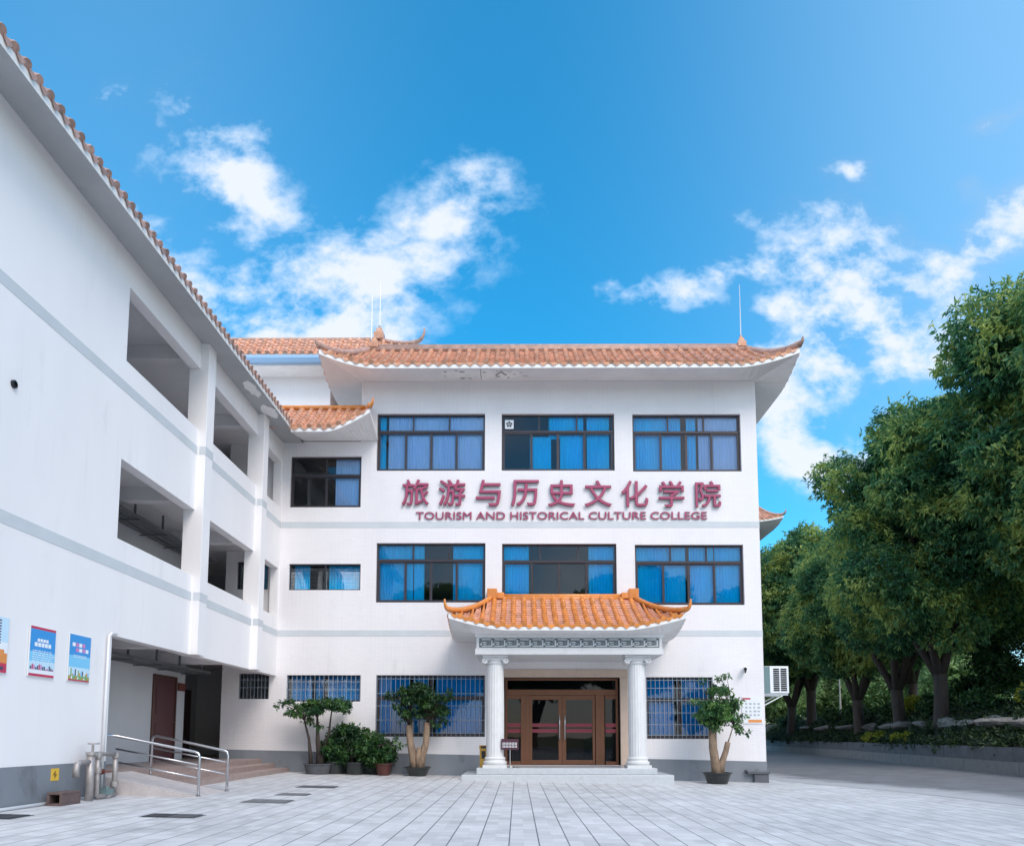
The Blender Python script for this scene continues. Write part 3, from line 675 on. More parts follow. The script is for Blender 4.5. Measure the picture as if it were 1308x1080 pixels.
# ------------------------------------------------------------------ entrance portico
po = thing('entrance_portico', 'entrance porch with two fluted white columns and an orange tiled roof with curled corners', 'porch', loc=(1.27,-1.2,0))
g = MB(); g.box(-1.42, 3.95, -2.12, -.013, -.25, .165); g.build('lower_step', STEP, po, bevel=.012)
g = MB(); g.box(-1.05, 3.58, -1.86, -.0135, .1655, .325); g.build('upper_step', STEP, po, bevel=.012)
for cx in (-.585, 3.135):
    cy = -1.5; c = MB()
    fl_ = lambda th: 1-.028*abs(math.sin(th*10))
    c.lathe([(.232,.60), (.236,1.2), (.232,2.0), (.222,2.6), (.212,3.03)], (cx, cy, 0), 120, fl_)
    col_ = c.build('column', STONE, po, smooth=False)
    c = MB(); c.box(cx-.31, cx+.31, cy-.31, cy+.31, .326, .40); c.lathe([(.28,.40), (.31,.44), (.31,.48), (.27,.50), (.255,.53), (.275,.55), (.275,.58), (.245,.605)], (cx, cy, 0), 40); c.build('base', STONE, col_)
    c = MB(); c.lathe([(.222,3.02), (.245,3.04), (.245,3.06), (.225,3.075), (.24,3.09), (.27,3.12), (.27,3.14)], (cx, cy, 0), 40)
    c.box(cx-.29, cx+.29, cy-.24, cy+.24, 3.13, 3.19); c.box(cx-.33, cx+.33, cy-.28, cy+.28, 3.19, 3.245)
    for sg in (-1, 1):                                                # scroll volutes
        vx, vz = cx+sg*.27, 3.095
        for y in (-.255, .255):
            pts = [(vx+sg*math.cos(a)*.085*(1-a/11)*-1, cy+y, vz+math.sin(a)*.085*(1-a/11)) for a in [i*.5 for i in range(20)]]
            c.tube(pts, .020, 6)
        c.prism([(vx+.078*math.cos(i*.3927), vz+.078*math.sin(i*.3927)) for i in range(16)], .49, 1, cy-.245)
    c.build('capital', STONE, col_)
g = MB(); g.box(-1.10, 3.78, -1.90, -.014, 3.25, 3.40); g.box(-1.07, 3.75, -1.87, -.0145, 3.40, 3.70); g.box(-1.10, 3.78, -1.90, -.0142, 3.70, 3.78)
en = g.build('entablature', STONE, po)
g = MB(); g.box(-1.0, 3.68, -1.876, -1.868, 3.43, 3.675); g.build('frieze_panel', KEYD, en)
g = MB(); n = 14; pw = 4.62/n; t = .026
for i in range(n):                                                    # Greek key
    x = -.97+i*pw; za, zb = 3.452, 3.652; h = zb-za
    Pq = [(0,.0,.86,.14), (0,0,.12,.62), (0,.5,.62,.62), (.50,.28,.62,.62), (.25,.28,.62,.40), (.86,.0,.98,1), (.12,.86,.98,1)]
    for a, b, c, d in Pq: g.box(x+pw*a, x+pw*c, -1.888, -1.8765, za+h*b, za+h*d)
g.build('key_pattern', KEYL, en)
zcb = 3.82
def ze_can(x):
    w = 0
    if x > 2.75: w = (x-2.75)/(4.36-2.75)
    if x < -.3: w = (-.3-x)/(1.82-.3)
    return zcb+.12+.33*max(w, 0)**1.5
CR = HipRoof(-.72, 3.27, -1.77, 4.30, -2.3, -.25, ze_can, 5.02)
rf = MB(); slope(rf, CR.front, -1.75, 4.28, .268, .2, .072)
sr, zs2 = CR.side(True); slope(rf, sr, -2.28, -.03, .268, .2, .072); sl, zs3 = CR.side(False); slope(rf, sl, -2.28, -.03, .268, .2, .072)
roof = rf.build('roof', [TILE, TILEP], po)
ev = MB(); xs = [-1.77+i*(6.07/40) for i in range(41)]
yy = [-2.3+i*.2285 for i in range(11)]
out = [(-1.77, y, zs3(y)-.12) for y in yy[::-1]][:-1]+[(x, -2.3, ze_can(x)-.12) for x in xs]+[(4.30, y, zs2(y)-.12) for y in yy][1:]
inn = [(-1.101, max(y,-1.90), 3.781) for y in yy[::-1]][:-1]+[(min(max(x,-1.10),3.78), -1.901, 3.781) for x in xs]+[(3.781, max(y,-1.90), 3.781) for y in yy][1:]
eave(ev, out, inn, .12); ev.build('eaves', [FASC, SOFF], roof)
rg = MB(); rg.box(-.70, 3.25, -.32, -.02, 4.95, 5.07); rg.tube([(-.70,-.2,5.09), (3.25,-.2,5.09)], .07, 10)
for e, t in ((-.72,-1.77), (3.27,4.30)):
    pts = hip_curve((e,-.27,5.06), (t,-2.3,ze_can(t)+.11)); rg.tube(pts, [.075]*11, 8); horn(rg, pts[-1], (pts[-1]-pts[-2]), .58, .07)
rg.build('ridge', TILE, roof, smooth=True)
for e, sg in ((-.72,1), (3.27,-1)):
    fi = MB(); fi.box(e-.14, e+.14, -.42, -.02, 5.0, 5.28); fi.box(e+sg*.14, e+sg*.34, -.40, -.025, 5.0, 5.17) if sg > 0 else fi.box(e-.34, e-.14, -.40, -.025, 5.0, 5.17); fi.build('finial', TILE, roof, bevel=.015)

# ------------------------------------------------------------------ link building beside the gallery
lb = thing('link_building', 'short white stair block between gallery wing and college front, with a low tiled eave', 'building', loc=(-6.4,0,0))
LW = [(-6.64,-4.57,7.75,9.28), (-6.60,-4.53,5.31,6.08), (-6.57,-4.46,2.11,2.86), (-7.93,-7.07,2.18,2.90), (-8.1,-7.20,5.33,6.15)]
mb = MB(); wall(mb, 'y', -8.42, XL-.001, -.3, 9.72, 0, .3, LW); mb.box(-8.42, -8.12, .301, 7, -.3, 9.72); mb.box(-8.119, XL-.001, 6.9, 7.1, -.3, 9.72); mb.build('wall', WHITE, lb)
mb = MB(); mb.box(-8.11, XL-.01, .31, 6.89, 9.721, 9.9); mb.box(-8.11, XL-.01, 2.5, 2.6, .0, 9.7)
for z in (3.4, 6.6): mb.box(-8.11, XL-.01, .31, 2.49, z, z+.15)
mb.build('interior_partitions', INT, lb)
for z in (7.14, 3.97):
    mb = MB(); mb.box(-6.86, XL+.0, -.006, .05, z, z+.175); mb.build('grey_band', BAND, lb)
mb = MB(); a, b = -8.41, XL
mb.hexa([(a,-.012,-.1),(b,-.012,-.1),(b,.04,-.1),(a,.04,-.1)], [(a,-.012,gz(a)+.585),(b,-.012,gz(b)+.585),(b,.04,gz(b)+.585),(a,.04,gz(a)+.585)])
mb.build('plinth', PLIN, lb)
window(lb, *LW[0], 2, (.5,), .36, [(.62,.98,0,1,1)], fm=FRAME)
def louvre(parent, x0, x1, z0, z1, n, curt, bars=0):
    mb = MB(); w = .04
    mb.box(x0, x1, .08, .16, z0, z0+w); mb.box(x0, x1, .08, .16, z1-w, z1); mb.box(x0, x0+w, .08, .16, z0+w, z1-w); mb.box(x1-w, x1, .08, .16, z0+w, z1-w); mb.box((x0+x1)/2-.03, (x0+x1)/2+.03, .08, .16, z0+w, z1-w)
    f = mb.build('window', FRAME2, parent); g = MB()
    for i in range(n):
        z = z0+w+(z1-z0-2*w)*(i+.5)/n; h = (z1-z0)/n*.52
        for a, b in ((x0+w, (x0+x1)/2-.03), ((x0+x1)/2+.03, x1-w)):
            g.hexa([(a,.095,z-h),(b,.095,z-h),(b,.10,z-h),(a,.10,z-h)], [(a,.15,z+h),(b,.15,z+h),(b,.155,z+h),(a,.155,z+h)])
    g.build('louvre_slats', GLASS, f)
    if curt:
        c = MB()
        for a, b in curt: curtain_sheet(c, x0+(x1-x0)*a, x0+(x1-x0)*b, .36, z0, z1)
        c.build('curtain', CURT3 if bars else CURT, f, smooth=True)
    if bars:
        b_ = MB()
        for i in range(bars+1):
            x = x0+.02+(x1-x0-.04)*i/bars; b_.box(x-.008, x+.008, .03, .046, z0+.01, z1-.01)
        for h in (.45, .75): b_.box(x0+.004, x1-.004, .024, .028, z0+(z1-z0)*h-.01, z0+(z1-z0)*h+.01)
        b_.build('grille', GRILLE, f)
louvre(lb, *LW[1], 6, [(.03,.25), (.52,.97)])
louvre(lb, *LW[2], 5, [(.02,.30), (.36,.48), (.52,.98)], bars=16)
louvre(lb, *LW[3], 5, None, bars=8)
louvre(lb, *LW[4], 5, [(.1,.9)])
zlb = 9.50
def ze_link(x):
    w = max(0, (x+5.25)/(5.25-4.1)); return zlb+.12+.55*w**1.35
LR = HipRoof(-8.0, -4.42, -9.0, -4.1, -1.25, -.08, ze_link, 10.66)
rf = MB(); slope(rf, LR.front, -6.30, -4.12, .27, .2, .075); slope(rf, LR.front, -7.7, -6.33, .27, .2, .075, drip=False)
roof = rf.build('roof', [TILEW, TILEP], lb)
ev = MB(); xs = [-6.277+i*(2.177/20) for i in range(21)]; yy = [-1.25, -1.0, -.7, -.4, -.15, -.02]
out = [(x, -1.25, ze_link(x)-.12) for x in xs]+[(-4.1, y, ze_link(-4.1)-.12-.25*(y+1.25)) for y in yy][1:]
inn = [(min(x,-4.26), -.013, 9.735) for x in xs]+[(-4.26, -.013, 9.735) for y in yy][1:]
eave(ev, out, inn, .12); ev.build('eaves', [FASC, SOFF], roof)
rg = MB(); rg.tube([(-8.3,-.12,10.70), (-4.42,-.12,10.70)], .07, 8); pts = hip_curve((-4.42,-.1,10.72), (-4.1,-1.25,ze_link(-4.1)+.08), k=1.3); rg.tube(pts, [.075]*11, 8); horn(rg, pts[-1]-Vector((0,0,.03)), (.6,-.6,0), .5, .065)
rg.build('ridge', TILE, roof, smooth=True)
fl = MB(); fl.box(-8.3, -4.62, -.05, 6.9, 10.3, 10.6); fl.build('roof_deck', SOFF, roof)

# ------------------------------------------------------------------ gallery wing on the left
ga = thing('gallery_building', 'long white gallery wing running towards the camera, with open corridors behind square pillars', 'building', loc=(-8,-8,0))
GX = -6.88; Y0, Y1 = -19, -.0015
C1, C2 = (-5.65,-5.28), (-2.1,-1.75)
op = [(-8.6,Y1,-.3,2.84)]
for z0, z1 in ((4.52,5.93), (7.70,9.06)): op += [(-8.6,C1[0],z0,z1), (C1[1],C2[0],z0,z1), (C2[1],-.12,z0,z1)]
mb = MB(); wall(mb, 'x', Y0, Y1, -.3, 9.64, GX, GX-.22, op); mb.build('wall', PLAST, ga)
for (a, b) in (C1, C2):
    mb = MB(); mb.box(GX-.24, GX+.18, a-.006, b+.006, 2.83, 9.636); c = mb.build('pillar', PLAST, ga, bevel=.008)
    for z in (7.143, 3.973): mb = MB(); mb.box(GX+.05, GX+.186, a-.012, b+.012, z, z+.175); mb.build('grey_band', BAND, c)
for z in (7.14, 3.97):
    for a, b in ((Y0+.01, C1[0]), (C1[1], C2[0]), (C2[1], -.007)): mb = MB(); mb.box(GX-.05, GX+.006, a, b, z, z+.175); mb.build('grey_band', BAND, ga)
mb = MB(); mb.box(GX-.05, GX+.012, Y0+.01, -8.603, -.2, .72); mb.build('plinth', PLIN, ga)
mb = MB(); mb.box(-9.4, -9.2, Y0, -.6, .0, 9.64); mb.box(-10.75, -10.6, -.6, 7, 0, 9.64); mb.box(-10.6, -9.4, -.75, -.6, 0, 9.64); mb.box(-10.6, -8.42, 3.4, 3.6, 0, 9.64); mb.box(-10.75, -9.4, Y0, Y0+.2, 0, 9.64)
mb.build('corridor_wall', CORR, ga)
mb = MB()
for z in (3.28, 6.46):
    mb.box(-9.2, GX-.221, Y0, -.6, z, z+.14); mb.box(-10.6, -8.421, -.599, 6.79, z, z+.14); mb.box(-8.42, GX-.221, -.599, -.013, z, z+.14)
mb.box(-10.7, GX-.0005, Y0, 6.9, 9.642, 9.8)
for z in (2.98, 6.16, 9.34):
    for y in (-8.85, -5.46, -1.92): mb.box(-9.2, GX-.24, y-.12, y+.12, z, z+.299)
mb.build('floor_slab', PLAST, ga)
mb = MB(); mb.box(-9.2, -7.2, -8.6, -.6, .1, .50); mb.box(-10.6, -8.421, -.599, 6.79, .1, .50); mb.box(-8.42, -7.2, -.599, -.0135, .1, .50)
mb.build('corridor_floor', BROWNST, ga)
for x0, x1, z in ((-7.199,-6.82,.375), (-6.819,-6.42,.25)):
    mb = MB(); mb.box(x0, x1, -7.12, -.0135, -.05, z); mb.build('step', BROWNST, ga, bevel=.01)
for y0, y1, z0, zt in ((-2.35,-1.2,.5,2.62), (-6.9,-5.95,3.42,5.5), (-3.3,-2.4,3.42,5.45), (-6.2,-5.2,6.6,8.7)):
    d = MB(); x = -9.2; d.box(x-.01, x+.03, y0-.08, y0, z0, zt+.08); d.box(x-.01, x+.03, y1, y1+.08, z0, zt+.08); d.box(x-.01, x+.03, y0, y1, zt, zt+.08)
    f = d.build('door_frame', BRONZED, ga); d = MB(); d.box(x-.02, x+.012, y0, y1, z0, zt)
    for zz in (.12, .56): d.box(x+.012, x+.022, y0+.12, y1-.12, z0+(zt-z0)*zz, z0+(zt-z0)*(zz+.34))
    lf = d.build('door_leaf', REDDOOR, f); d = MB(); d.tube([(x+.03,y1-.1,z0+1.0), (x+.06,y1-.1,z0+1.0), (x+.06,y1-.2,z0+1.0)], .012, 6); d.build('handle', STEEL, f)
d = MB(); d.box(-10.59, -10.55, 1.9, 2.9, .5, 2.6); d.build('door_leaf', REDDOOR, ga)
d = MB(); d.box(-9.19, -9.15, -1.05, -.66, 2.35, 2.56); d.build('door_plate', RUST, ga)
for z in (2.86, 6.0):                                                 # service pipes hung under the corridor ceilings
    p = MB()
    for dx, rr, zz in ((-.25,.055,0), (-.12,.035,.03), (0,.035,-.02)): p.tube([(-8.75+dx,-18,z+zz), (-8.75+dx,-.7,z+zz)], rr, 8)
    p.box(-8.66, -8.45, -18, -.7, z-.03, z+.03)
    for y in (-16,-13,-10,-8.1,-6.6,-4.9,-3.6,-2.4,-1.1): p.box(-8.57, -8.53, y-.02, y+.02, z+.03, z+.42); p.box(-9.1, -8.42, y-.02, y+.02, z-.075, z-.05)
    p.build('hanging_pipes', DARKPIPE, ga)
p = MB(); p.box(-7.65, -7.3, -.62, -.58, 5.42, 5.58); es = p.build('exit_sign', mat('exit_green', (.01,.22,.09), .4), ga)
p = MB(); p.box(-7.6, -7.48, -.626, -.621, 5.47, 5.53); p.box(-7.44, -7.35, -.626, -.621, 5.485, 5.515); p.prism([(-7.36,5.46), (-7.32,5.50), (-7.36,5.54)], .005, 1, -.626); p.build('arrow', PLASTW, es)
mb = MB(); mb.box(-7.5, -7.48, -.61, -.59, 5.58, 6.46); mb.build('hanger', DARKPIPE, es)
# near-edge roof of the wing
def zw(y): return 9.44+.16*(y+19)/17.75
def WS(s, t): return Vector((-6.28, s, zw(s)+.14)).lerp(Vector((-8.3, s, 11.0)), t)
rf = MB(); slope(rf, WS, -19, -1.3, .235, .22, .068); roof = rf.build('roof', [TILEO, TILEO], ga)
ev = MB(); yy = [-19+i*17.75/40 for i in range(41)]
eave(ev, [(-6.28, y, zw(y)) for y in yy], [(GX+.001, y if y < -1.4 else y, 9.637) for y in yy], .13)
ev.add([(-6.28,-1.25,zw(-1.25)), (GX+.001,-1.25,9.637), (GX+.001,-.014,9.70), (-6.28,-.014,9.66)], [(0,1,2,3)], 1)
ev.build('eaves', [FASC, mat('grey_soffit', (.40,.41,.42), .75, var=.16, vscale=1.1, dirt=((.20,.21,.17), 1.7, .62, .6))], roof)
fl = MB(); fl.box(-10.7, -8.2, -19, 6.9, 10.7, 10.98); fl.build('roof_deck', SOFF, roof)
pt = MB()
for cy_, rx_, ry_ in ((-3.6,.16,.45), (-2.3,.2,.4)):
    pl = blob(-6.52, cy_, rx_, ry_, 0); pt.add([(x, y, zw(y)+(9.637-zw(y))*(-6.28-x)/.6-.004) for x, y in pl], [tuple(range(len(pl)))])
pt.build('paint_patch', FASC, roof)

# ------------------------------------------------------------------ rear block and the far roof on the right
rb = thing('rear_building', 'taller white block behind the stair block, with a blue gutter under its orange tiled roof', 'building', loc=(-8,5,0))
mb = MB(); mb.box(-12, -6.32, 3, 9, 7.2, 13.2); mb.box(-6.319, -3.6, 7.2, 9, 7.2, 13.2); mb.build('wall', WHITE, rb)
mb = MB(); mb.box(-12.2, -5.2, 2.25, 8.9, 13.2, 13.27); mb.box(-5.199, -3.4, 6.6, 9, 13.2, 13.28); mb.build('soffit', FASC, rb)
mb = MB(); mb.prism([(2.10,13.26), (2.24,13.26), (2.24,13.46), (2.04,13.48), (2.03,13.38)], 7.1, 0, -12.2); mb.build('gutter', GUTTER, rb)
def zr_(x): return 13.60+.26*max(0, (x+4.6)/1.2)**1.5
RR = HipRoof(-13, -4.65, -14, -3.32, 2.2, 2.8, zr_, 14.40)
rf = MB(); slope(rf, RR.front, -12.2, -3.34, .29); sr, zs5 = RR.side(True); slope(rf, sr, 2.22, 9, .29); roof = rf.build('roof', [TILEW, TILEP], rb)
ev = MB(); xs = [-12.2+i*(8.88/30) for i in range(31)]
eave(ev, [(x, 2.2, zr_(x)-.10) for x in xs]+[(-3.32, y, zs5(y)-.10) for y in (3,4,5,6,7,8,9)], [(min(x,-3.8), 3.2, zr_(x)-.12) for x in xs]+[(-3.8, max(y,3.3), zs5(y)-.12) for y in (3,4,5,6,7,8,9)], .10); ev.build('eaves', [FASC, SOFF], roof)
rg = MB(); rg.tube([(-13,2.85,14.42), (-4.65,2.85,14.42)], .08, 8); pts = hip_curve((-4.65,2.8,14.42), (-3.32,2.2,zr_(-3.32)+.1)); rg.tube(pts, [.075]*11, 8); horn(rg, pts[-1], pts[-1]-pts[-2], 1.0, .08); rg.build('ridge', TILEO, roof, smooth=True)
fi = MB(); fi.box(-4.83, -4.5, 2.65, 3.0, 14.38, 14.62); fi.box(-4.76, -4.57, 2.72, 2.92, 14.62, 14.78); fi.build('finial', TILEW, roof, bevel=.015)
fl = MB(); fl.box(-13, -4.65, 3.0, 9, 14.0, 14.3); fl.build('roof_deck', SOFF, roof)

db = thing('distant_building', 'white building far behind the trees, only its tiled roof corner showing beyond the college wall', 'building', loc=(8,40,0))
mb = MB(); mb.box(2, 16.3, 30.0, 44, -.3, 15.7); mb.build('wall', WHITE, db)
def zd(x): return 15.75+.42*max(0, (x-16.2)/2.3)**1.5
DR = HipRoof(3, 16.8, 1.0, 18.05, 28.4, 30.6, zd, 17.5)
rf = MB(); slope(rf, DR.front, 8, 18.03, .29); sr, zs6 = DR.side(True); slope(rf, sr, 28.42, 44, .29); roof = rf.build('roof', [TILEW, TILEP], db)
ev = MB(); xs = [1+i*(17.05/30) for i in range(31)]; yy = [28.4+i for i in range(16)]
eave(ev, [(x, 28.4, zd(x)-.15) for x in xs]+[(18.05, y, zs6(y)-.15) for y in yy][1:], [(min(max(x,2),16.301), 29.999, 15.701) for x in xs]+[(16.301, max(y,29.999), 15.701) for y in yy][1:], .15); ev.build('eaves', [FASC, SOFF], roof)
rg = MB(); rg.tube([(3,30.6,17.55), (16.8,30.6,17.55)], .09, 8); pts = hip_curve((16.8,30.6,17.55), (18.05,28.4,zd(18.05)+.1)); rg.tube(pts, [.09]*11, 8); horn(rg, pts[-1], pts[-1]-pts[-2], .7, .09); rg.build('ridge', TILEO, roof, smooth=True)

# ------------------------------------------------------------------ wall lettering
def text_mesh(s, size, extrude, offset):
    c = bpy.data.curves.new('lettering', 'FONT'); c.body = s; c.size = size; c.extrude = extrude; c.bevel_depth = offset; c.bevel_resolution = 0; c.resolution_u = 4
    o = bpy.data.objects.new('lettering', c); COL.objects.link(o); bpy.context.view_layer.update()
    me = bpy.data.meshes.new_from_object(o.evaluated_get(bpy.context.evaluated_depsgraph_get())); bpy.data.objects.remove(o); bpy.data.curves.remove(c)
    return me
def place_text(me, fx, fz, y, name, parent):
    """flat text mesh (x,y,z) to the wall: x to X, y to Z, z towards the viewer"""
    for v in me.vertices: v.co = (fx(v.co.x), y-v.co.z, fz(v.co.y))
    me.materials.clear(); me.materials.append(ROSE); me.materials.append(ROSED)
    for p in me.polygons: p.material_index = 0 if abs(p.normal.z) > .7 else 1
    me.update()
    for p in me.polygons: p.material_index = 0 if p.normal.y < -.45 else 1
    o = bpy.data.objects.new(name, me); COL.objects.link(o); o.parent = parent; o.matrix_parent_inverse = Matrix.Translation(-parent.location); return o
sg = thing('wall_characters', 'row of nine large rose-red Chinese characters mounted on the college front', 'wall sign', loc=(1.25,0,7.7))
for i, ch in enumerate('旅游与历史文化学院'):
    me = text_mesh(ch, .90, .022, .0115)
    xs = [v.co.x for v in me.vertices]; zs_ = [v.co.y for v in me.vertices]
    cx = -2.97+i*(5.51+2.97)/8; mx_, mz = (min(xs)+max(xs))/2, (min(zs_)+max(zs_))/2
    k = .78/(max(zs_)-min(zs_)); kx = k if ch not in '与史' else k*1.0
    place_text(me, lambda x: cx+(x-mx_)*kx, lambda z: 8.165-.012*i*.6+(z-mz)*k, -.065, 'character', sg)
se = thing('wall_lettering', 'row of small rose-red English capital letters under the large Chinese characters', 'wall sign', loc=(1.25,0,7.35))
me = text_mesh('TOURISM AND HISTORICAL CULTURE COLLEGE', .34, .010, .0035)
xs = [v.co.x for v in me.vertices]; x0, x1 = min(xs), max(xs); zs_ = [v.co.y for v in me.vertices]; z0, z1 = min(zs_), max(zs_)
bm = bmesh.new(); bm.from_mesh(me); seen = set(); isl = []
for v in bm.verts:
    if v in seen: continue
    st = [v]; comp = []
    seen.add(v)
    while st:
        q = st.pop(); comp.append(q)
        for e in q.link_edges:
            w = e.other_vert(q)
            if w not in seen: seen.add(w); st.append(w)
    isl.append(comp)
boxes = []
for comp in isl: boxes.append([min(v.co.x for v in comp), max(v.co.x for v in comp), comp])
boxes.sort(key=lambda b: b[0]); merged = []
for b in boxes:                                                       # front, back and side shells of one letter overlap in x
    if merged and b[0] < merged[-1][1]-.012: merged[-1][1] = max(merged[-1][1], b[1]); merged[-1][2] += b[2]
    else: merged.append(b)
for a, b, comp in merged:
    vi = {v: i for i, v in enumerate(comp)}; fs = {f for v in comp for f in v.link_faces}
    lm = bpy.data.meshes.new('letter'); lm.from_pydata([v.co[:] for v in comp], [], [tuple(vi[v] for v in f.verts) for f in fs]); lm.update()
    place_text(lm, lambda x: -2.95+(x-x0)*(8.42/(x1-x0)), lambda z: 7.375+(z-z0)*(.225/(z1-z0)), -.035, 'letter', se)
bm.free()

# ------------------------------------------------------------------ fixtures on the walls
pd_mats = [mat('poster_board', (.70,.72,.74), .3), mat('poster_blue', (.03,.30,.70), .3), mat('poster_cyan', (.20,.58,.86), .3), mat('poster_red', (.55,.04,.10), .3), mat('poster_white', (.82,.86,.90), .3),
           mat('poster_pink', (.60,.22,.50), .3), mat('poster_orange', (.75,.28,.08), .3), mat('poster_green', (.20,.42,.16), .3), mat('poster_dark', (.06,.07,.14), .3), mat('poster_pale', (.55,.76,.90), .3)]
def poster(y0, y1, z0, z1, label, kind):
    t = thing('wall_poster', label, 'poster', 'posters on the gallery wall', (GX, (y0+y1)/2, z0)); x = GX+.004
    b = MB(); b.box(x, x+.02, y0, y1, z0, z1); b.build('board', pd_mats[0], t, bevel=.004)
    def R_(a, b_, c, d, m, lay=1): b2.add([(x+.02+.0012*lay, y0+(y1-y0)*a, z0+(z1-z0)*c), (x+.02+.0012*lay, y0+(y1-y0)*b_, z0+(z1-z0)*c), (x+.02+.0012*lay, y0+(y1-y0)*b_, z0+(z1-z0)*d), (x+.02+.0012*lay, y0+(y1-y0)*a, z0+(z1-z0)*d)], [(0,1,2,3)], m)
    b2 = MB(); rnd = random.Random(kind)
    if kind == 1:
        R_(.02,.98,.50,.94,1); R_(.02,.98,.30,.50,2); R_(.02,.98,.14,.30,9); R_(.02,.98,.94,.99,3); R_(.02,.98,.01,.06,3); R_(.02,.98,.06,.14,4)
        for i in range(4): R_(.28+.11*i,.37+.11*i,.70,.76,4,2)
        for i in range(5): R_(.18+.13*i,.29+.13*i,.60,.68,4,2)
        for r_ in range(6):
            a = .12
            while a < .85: w = rnd.uniform(.03,.12); R_(a,a+w,.51-.042*r_,.525-.042*r_,4,2); a += w+.03
        for i in range(14): a = .05+.065*i; R_(a,a+.05,.14,.16+rnd.uniform(.0,.10),(8,3,5,8)[i%4],2)
    elif kind == 2:
        R_(.02,.98,.55,.99,1); R_(.02,.98,.30,.55,2); R_(.02,.98,.12,.30,9); R_(.02,.98,.01,.04,3); R_(.02,.98,.04,.12,7)
        for i in range(4): R_(.14+.15*i,.27+.15*i,.74,.82,(4,5)[i%2],2); R_(.30+.15*i,.43+.15*i,.63,.71,(5,4)[i%2],2)
        for r_ in range(2): R_(.2,.8,.55-.04*r_,.56-.04*r_,4,2)
        for i in range(14): a = .04+.066*i; R_(a,a+.055,.12,.15+rnd.uniform(.0,.13),(4,7,6,2,8)[i%5],2)
        for i in range(10): a = .04+.094*i; R_(a,a+.06,.05,.08+rnd.uniform(.0,.03),(6,4,7)[i%3],3)
    else:
        R_(.02,.98,.55,.99,9); R_(.02,.98,.36,.55,4); R_(.02,.98,.18,.36,6); R_(.02,.98,.01,.18,3)
        for r_ in range(9): R_(.62,.80,.92-.05*r_,.945-.05*r_,8,2)
        R_(.5,.9,.28,.42,6,2); R_(.3,.9,.06,.12,8,2)
    b2.build('print', pd_mats, t)
poster(-11.95,-11.17,1.97,2.72, 'white and orange poster at the very left edge of the wall', 3)
poster(-10.74,-10.15,1.98,2.70, 'deep blue poster with red top and bottom edges, middle one on the wall', 1)
poster(-9.82,-9.24,1.98,2.71, 'sky blue poster with pink heading and no red top edge, nearest the corridor opening', 2)

nt = thing('wall_notice', 'white notice with red heading and orange footer on the right end of the college wall', 'notice', loc=(6.62,0,1.5))
b = MB(); b.box(6.33, 6.91, -.022, -.004, 1.50, 2.26); b.build('board', PLASTW, nt)
b = MB(); rnd = random.Random(3)
for r_ in range(4):
    for c in range(4): b.box(6.42+.115*c, 6.42+.115*c+rnd.uniform(.05,.085), -.0245, -.0225, 2.03-.105*r_, 2.03-.105*r_+.05)
b.build('text_block', mat('notice_grey', (.42,.45,.52), .5), nt)
b = MB(); b.box(6.50, 6.88, -.0245, -.0225, 1.53, 1.61); b.build('orange_strip', pd_mats[6], nt)
b = MB()
for i in range(5): b.prism([(6.37+.045*i+math.cos(a)*.032*rnd.uniform(.6,1.1), 2.20+math.sin(a)*.03) for a in [j*1.05 for j in range(6)]], .002, 1, -.0246)
b.build('red_heading', pd_mats[3], nt)

cc = thing('security_camera', 'small black-nosed security camera high on the right end of the college wall', 'camera', loc=(6.42,0,3.0))
b = MB(); b.lathe([(.055,0), (.055,.02), (.03,.03)], (0,0,0), 16); M4 = Matrix.Translation((6.45,-.001,3.03)) @ Matrix.Rotation(math.pi/2, 4, 'X'); b.v = [tuple(M4 @ Vector(p)) for p in b.v]; b.tube([(6.45,-.02,3.03), (6.45,-.08,3.0), (6.43,-.10,2.97)], .016, 6); b.build('mount', PLASTW, cc)
b = MB(); b.tube([(6.45,-.05,3.08), (6.38,-.27,3.02)], [.05,.05], 10); b.build('housing', PLASTW, cc)
b = MB(); b.tube([(6.381,-.268,3.021), (6.37,-.30,3.012)], [.047,.044], 10); b.tube([(6.43,-.11,2.98), (6.41,-.16,2.93)], [.03,.022], 8); b.build('lens', BLACK, cc)

ac = thing('air_conditioner', 'white slatted air conditioner unit bracketed to the side wall of the college', 'air conditioner', loc=(7.35,.4,2.3))
b = MB(); b.box(7.05, 7.74, .15, 1.05, 2.36, 3.14); b.build('casing', PLASTW, ac, bevel=.02)
b = MB(); b.box(7.03, 7.20, .14, 1.04, 2.37, 3.13); b.build('side_panel', TEAL, ac)
b = MB()
for c in range(2):
    for r_ in range(11): b.box(7.30+.21*c, 7.30+.21*c+.165, .138, .149, 2.43+.060*r_, 2.43+.060*r_+.040)
b.build('grille_slot', BLACK, ac)
for y in (.22, .97): b = MB(); b.box(6.985, 7.72, y-.02, y+.02, 2.31, 2.355); b.tube([(7.0,y,2.0), (7.6,y,2.32)], .016, 6); b.build('bracket', PLASTW, ac)

lg = MB(); lg.box(6.40, 7.03, -.15, -.0125, .10, .16); lg.box(6.36, 6.42, -.13, -.0126, .16, .21); lg.box(6.6, 7.0, -.12, -.0124, -.2, .099)
tag(lg.build('corner_ledge', GREYC, None, bevel=.01), 'rough grey concrete ledge at the foot of the right wall corner', 'ledge')

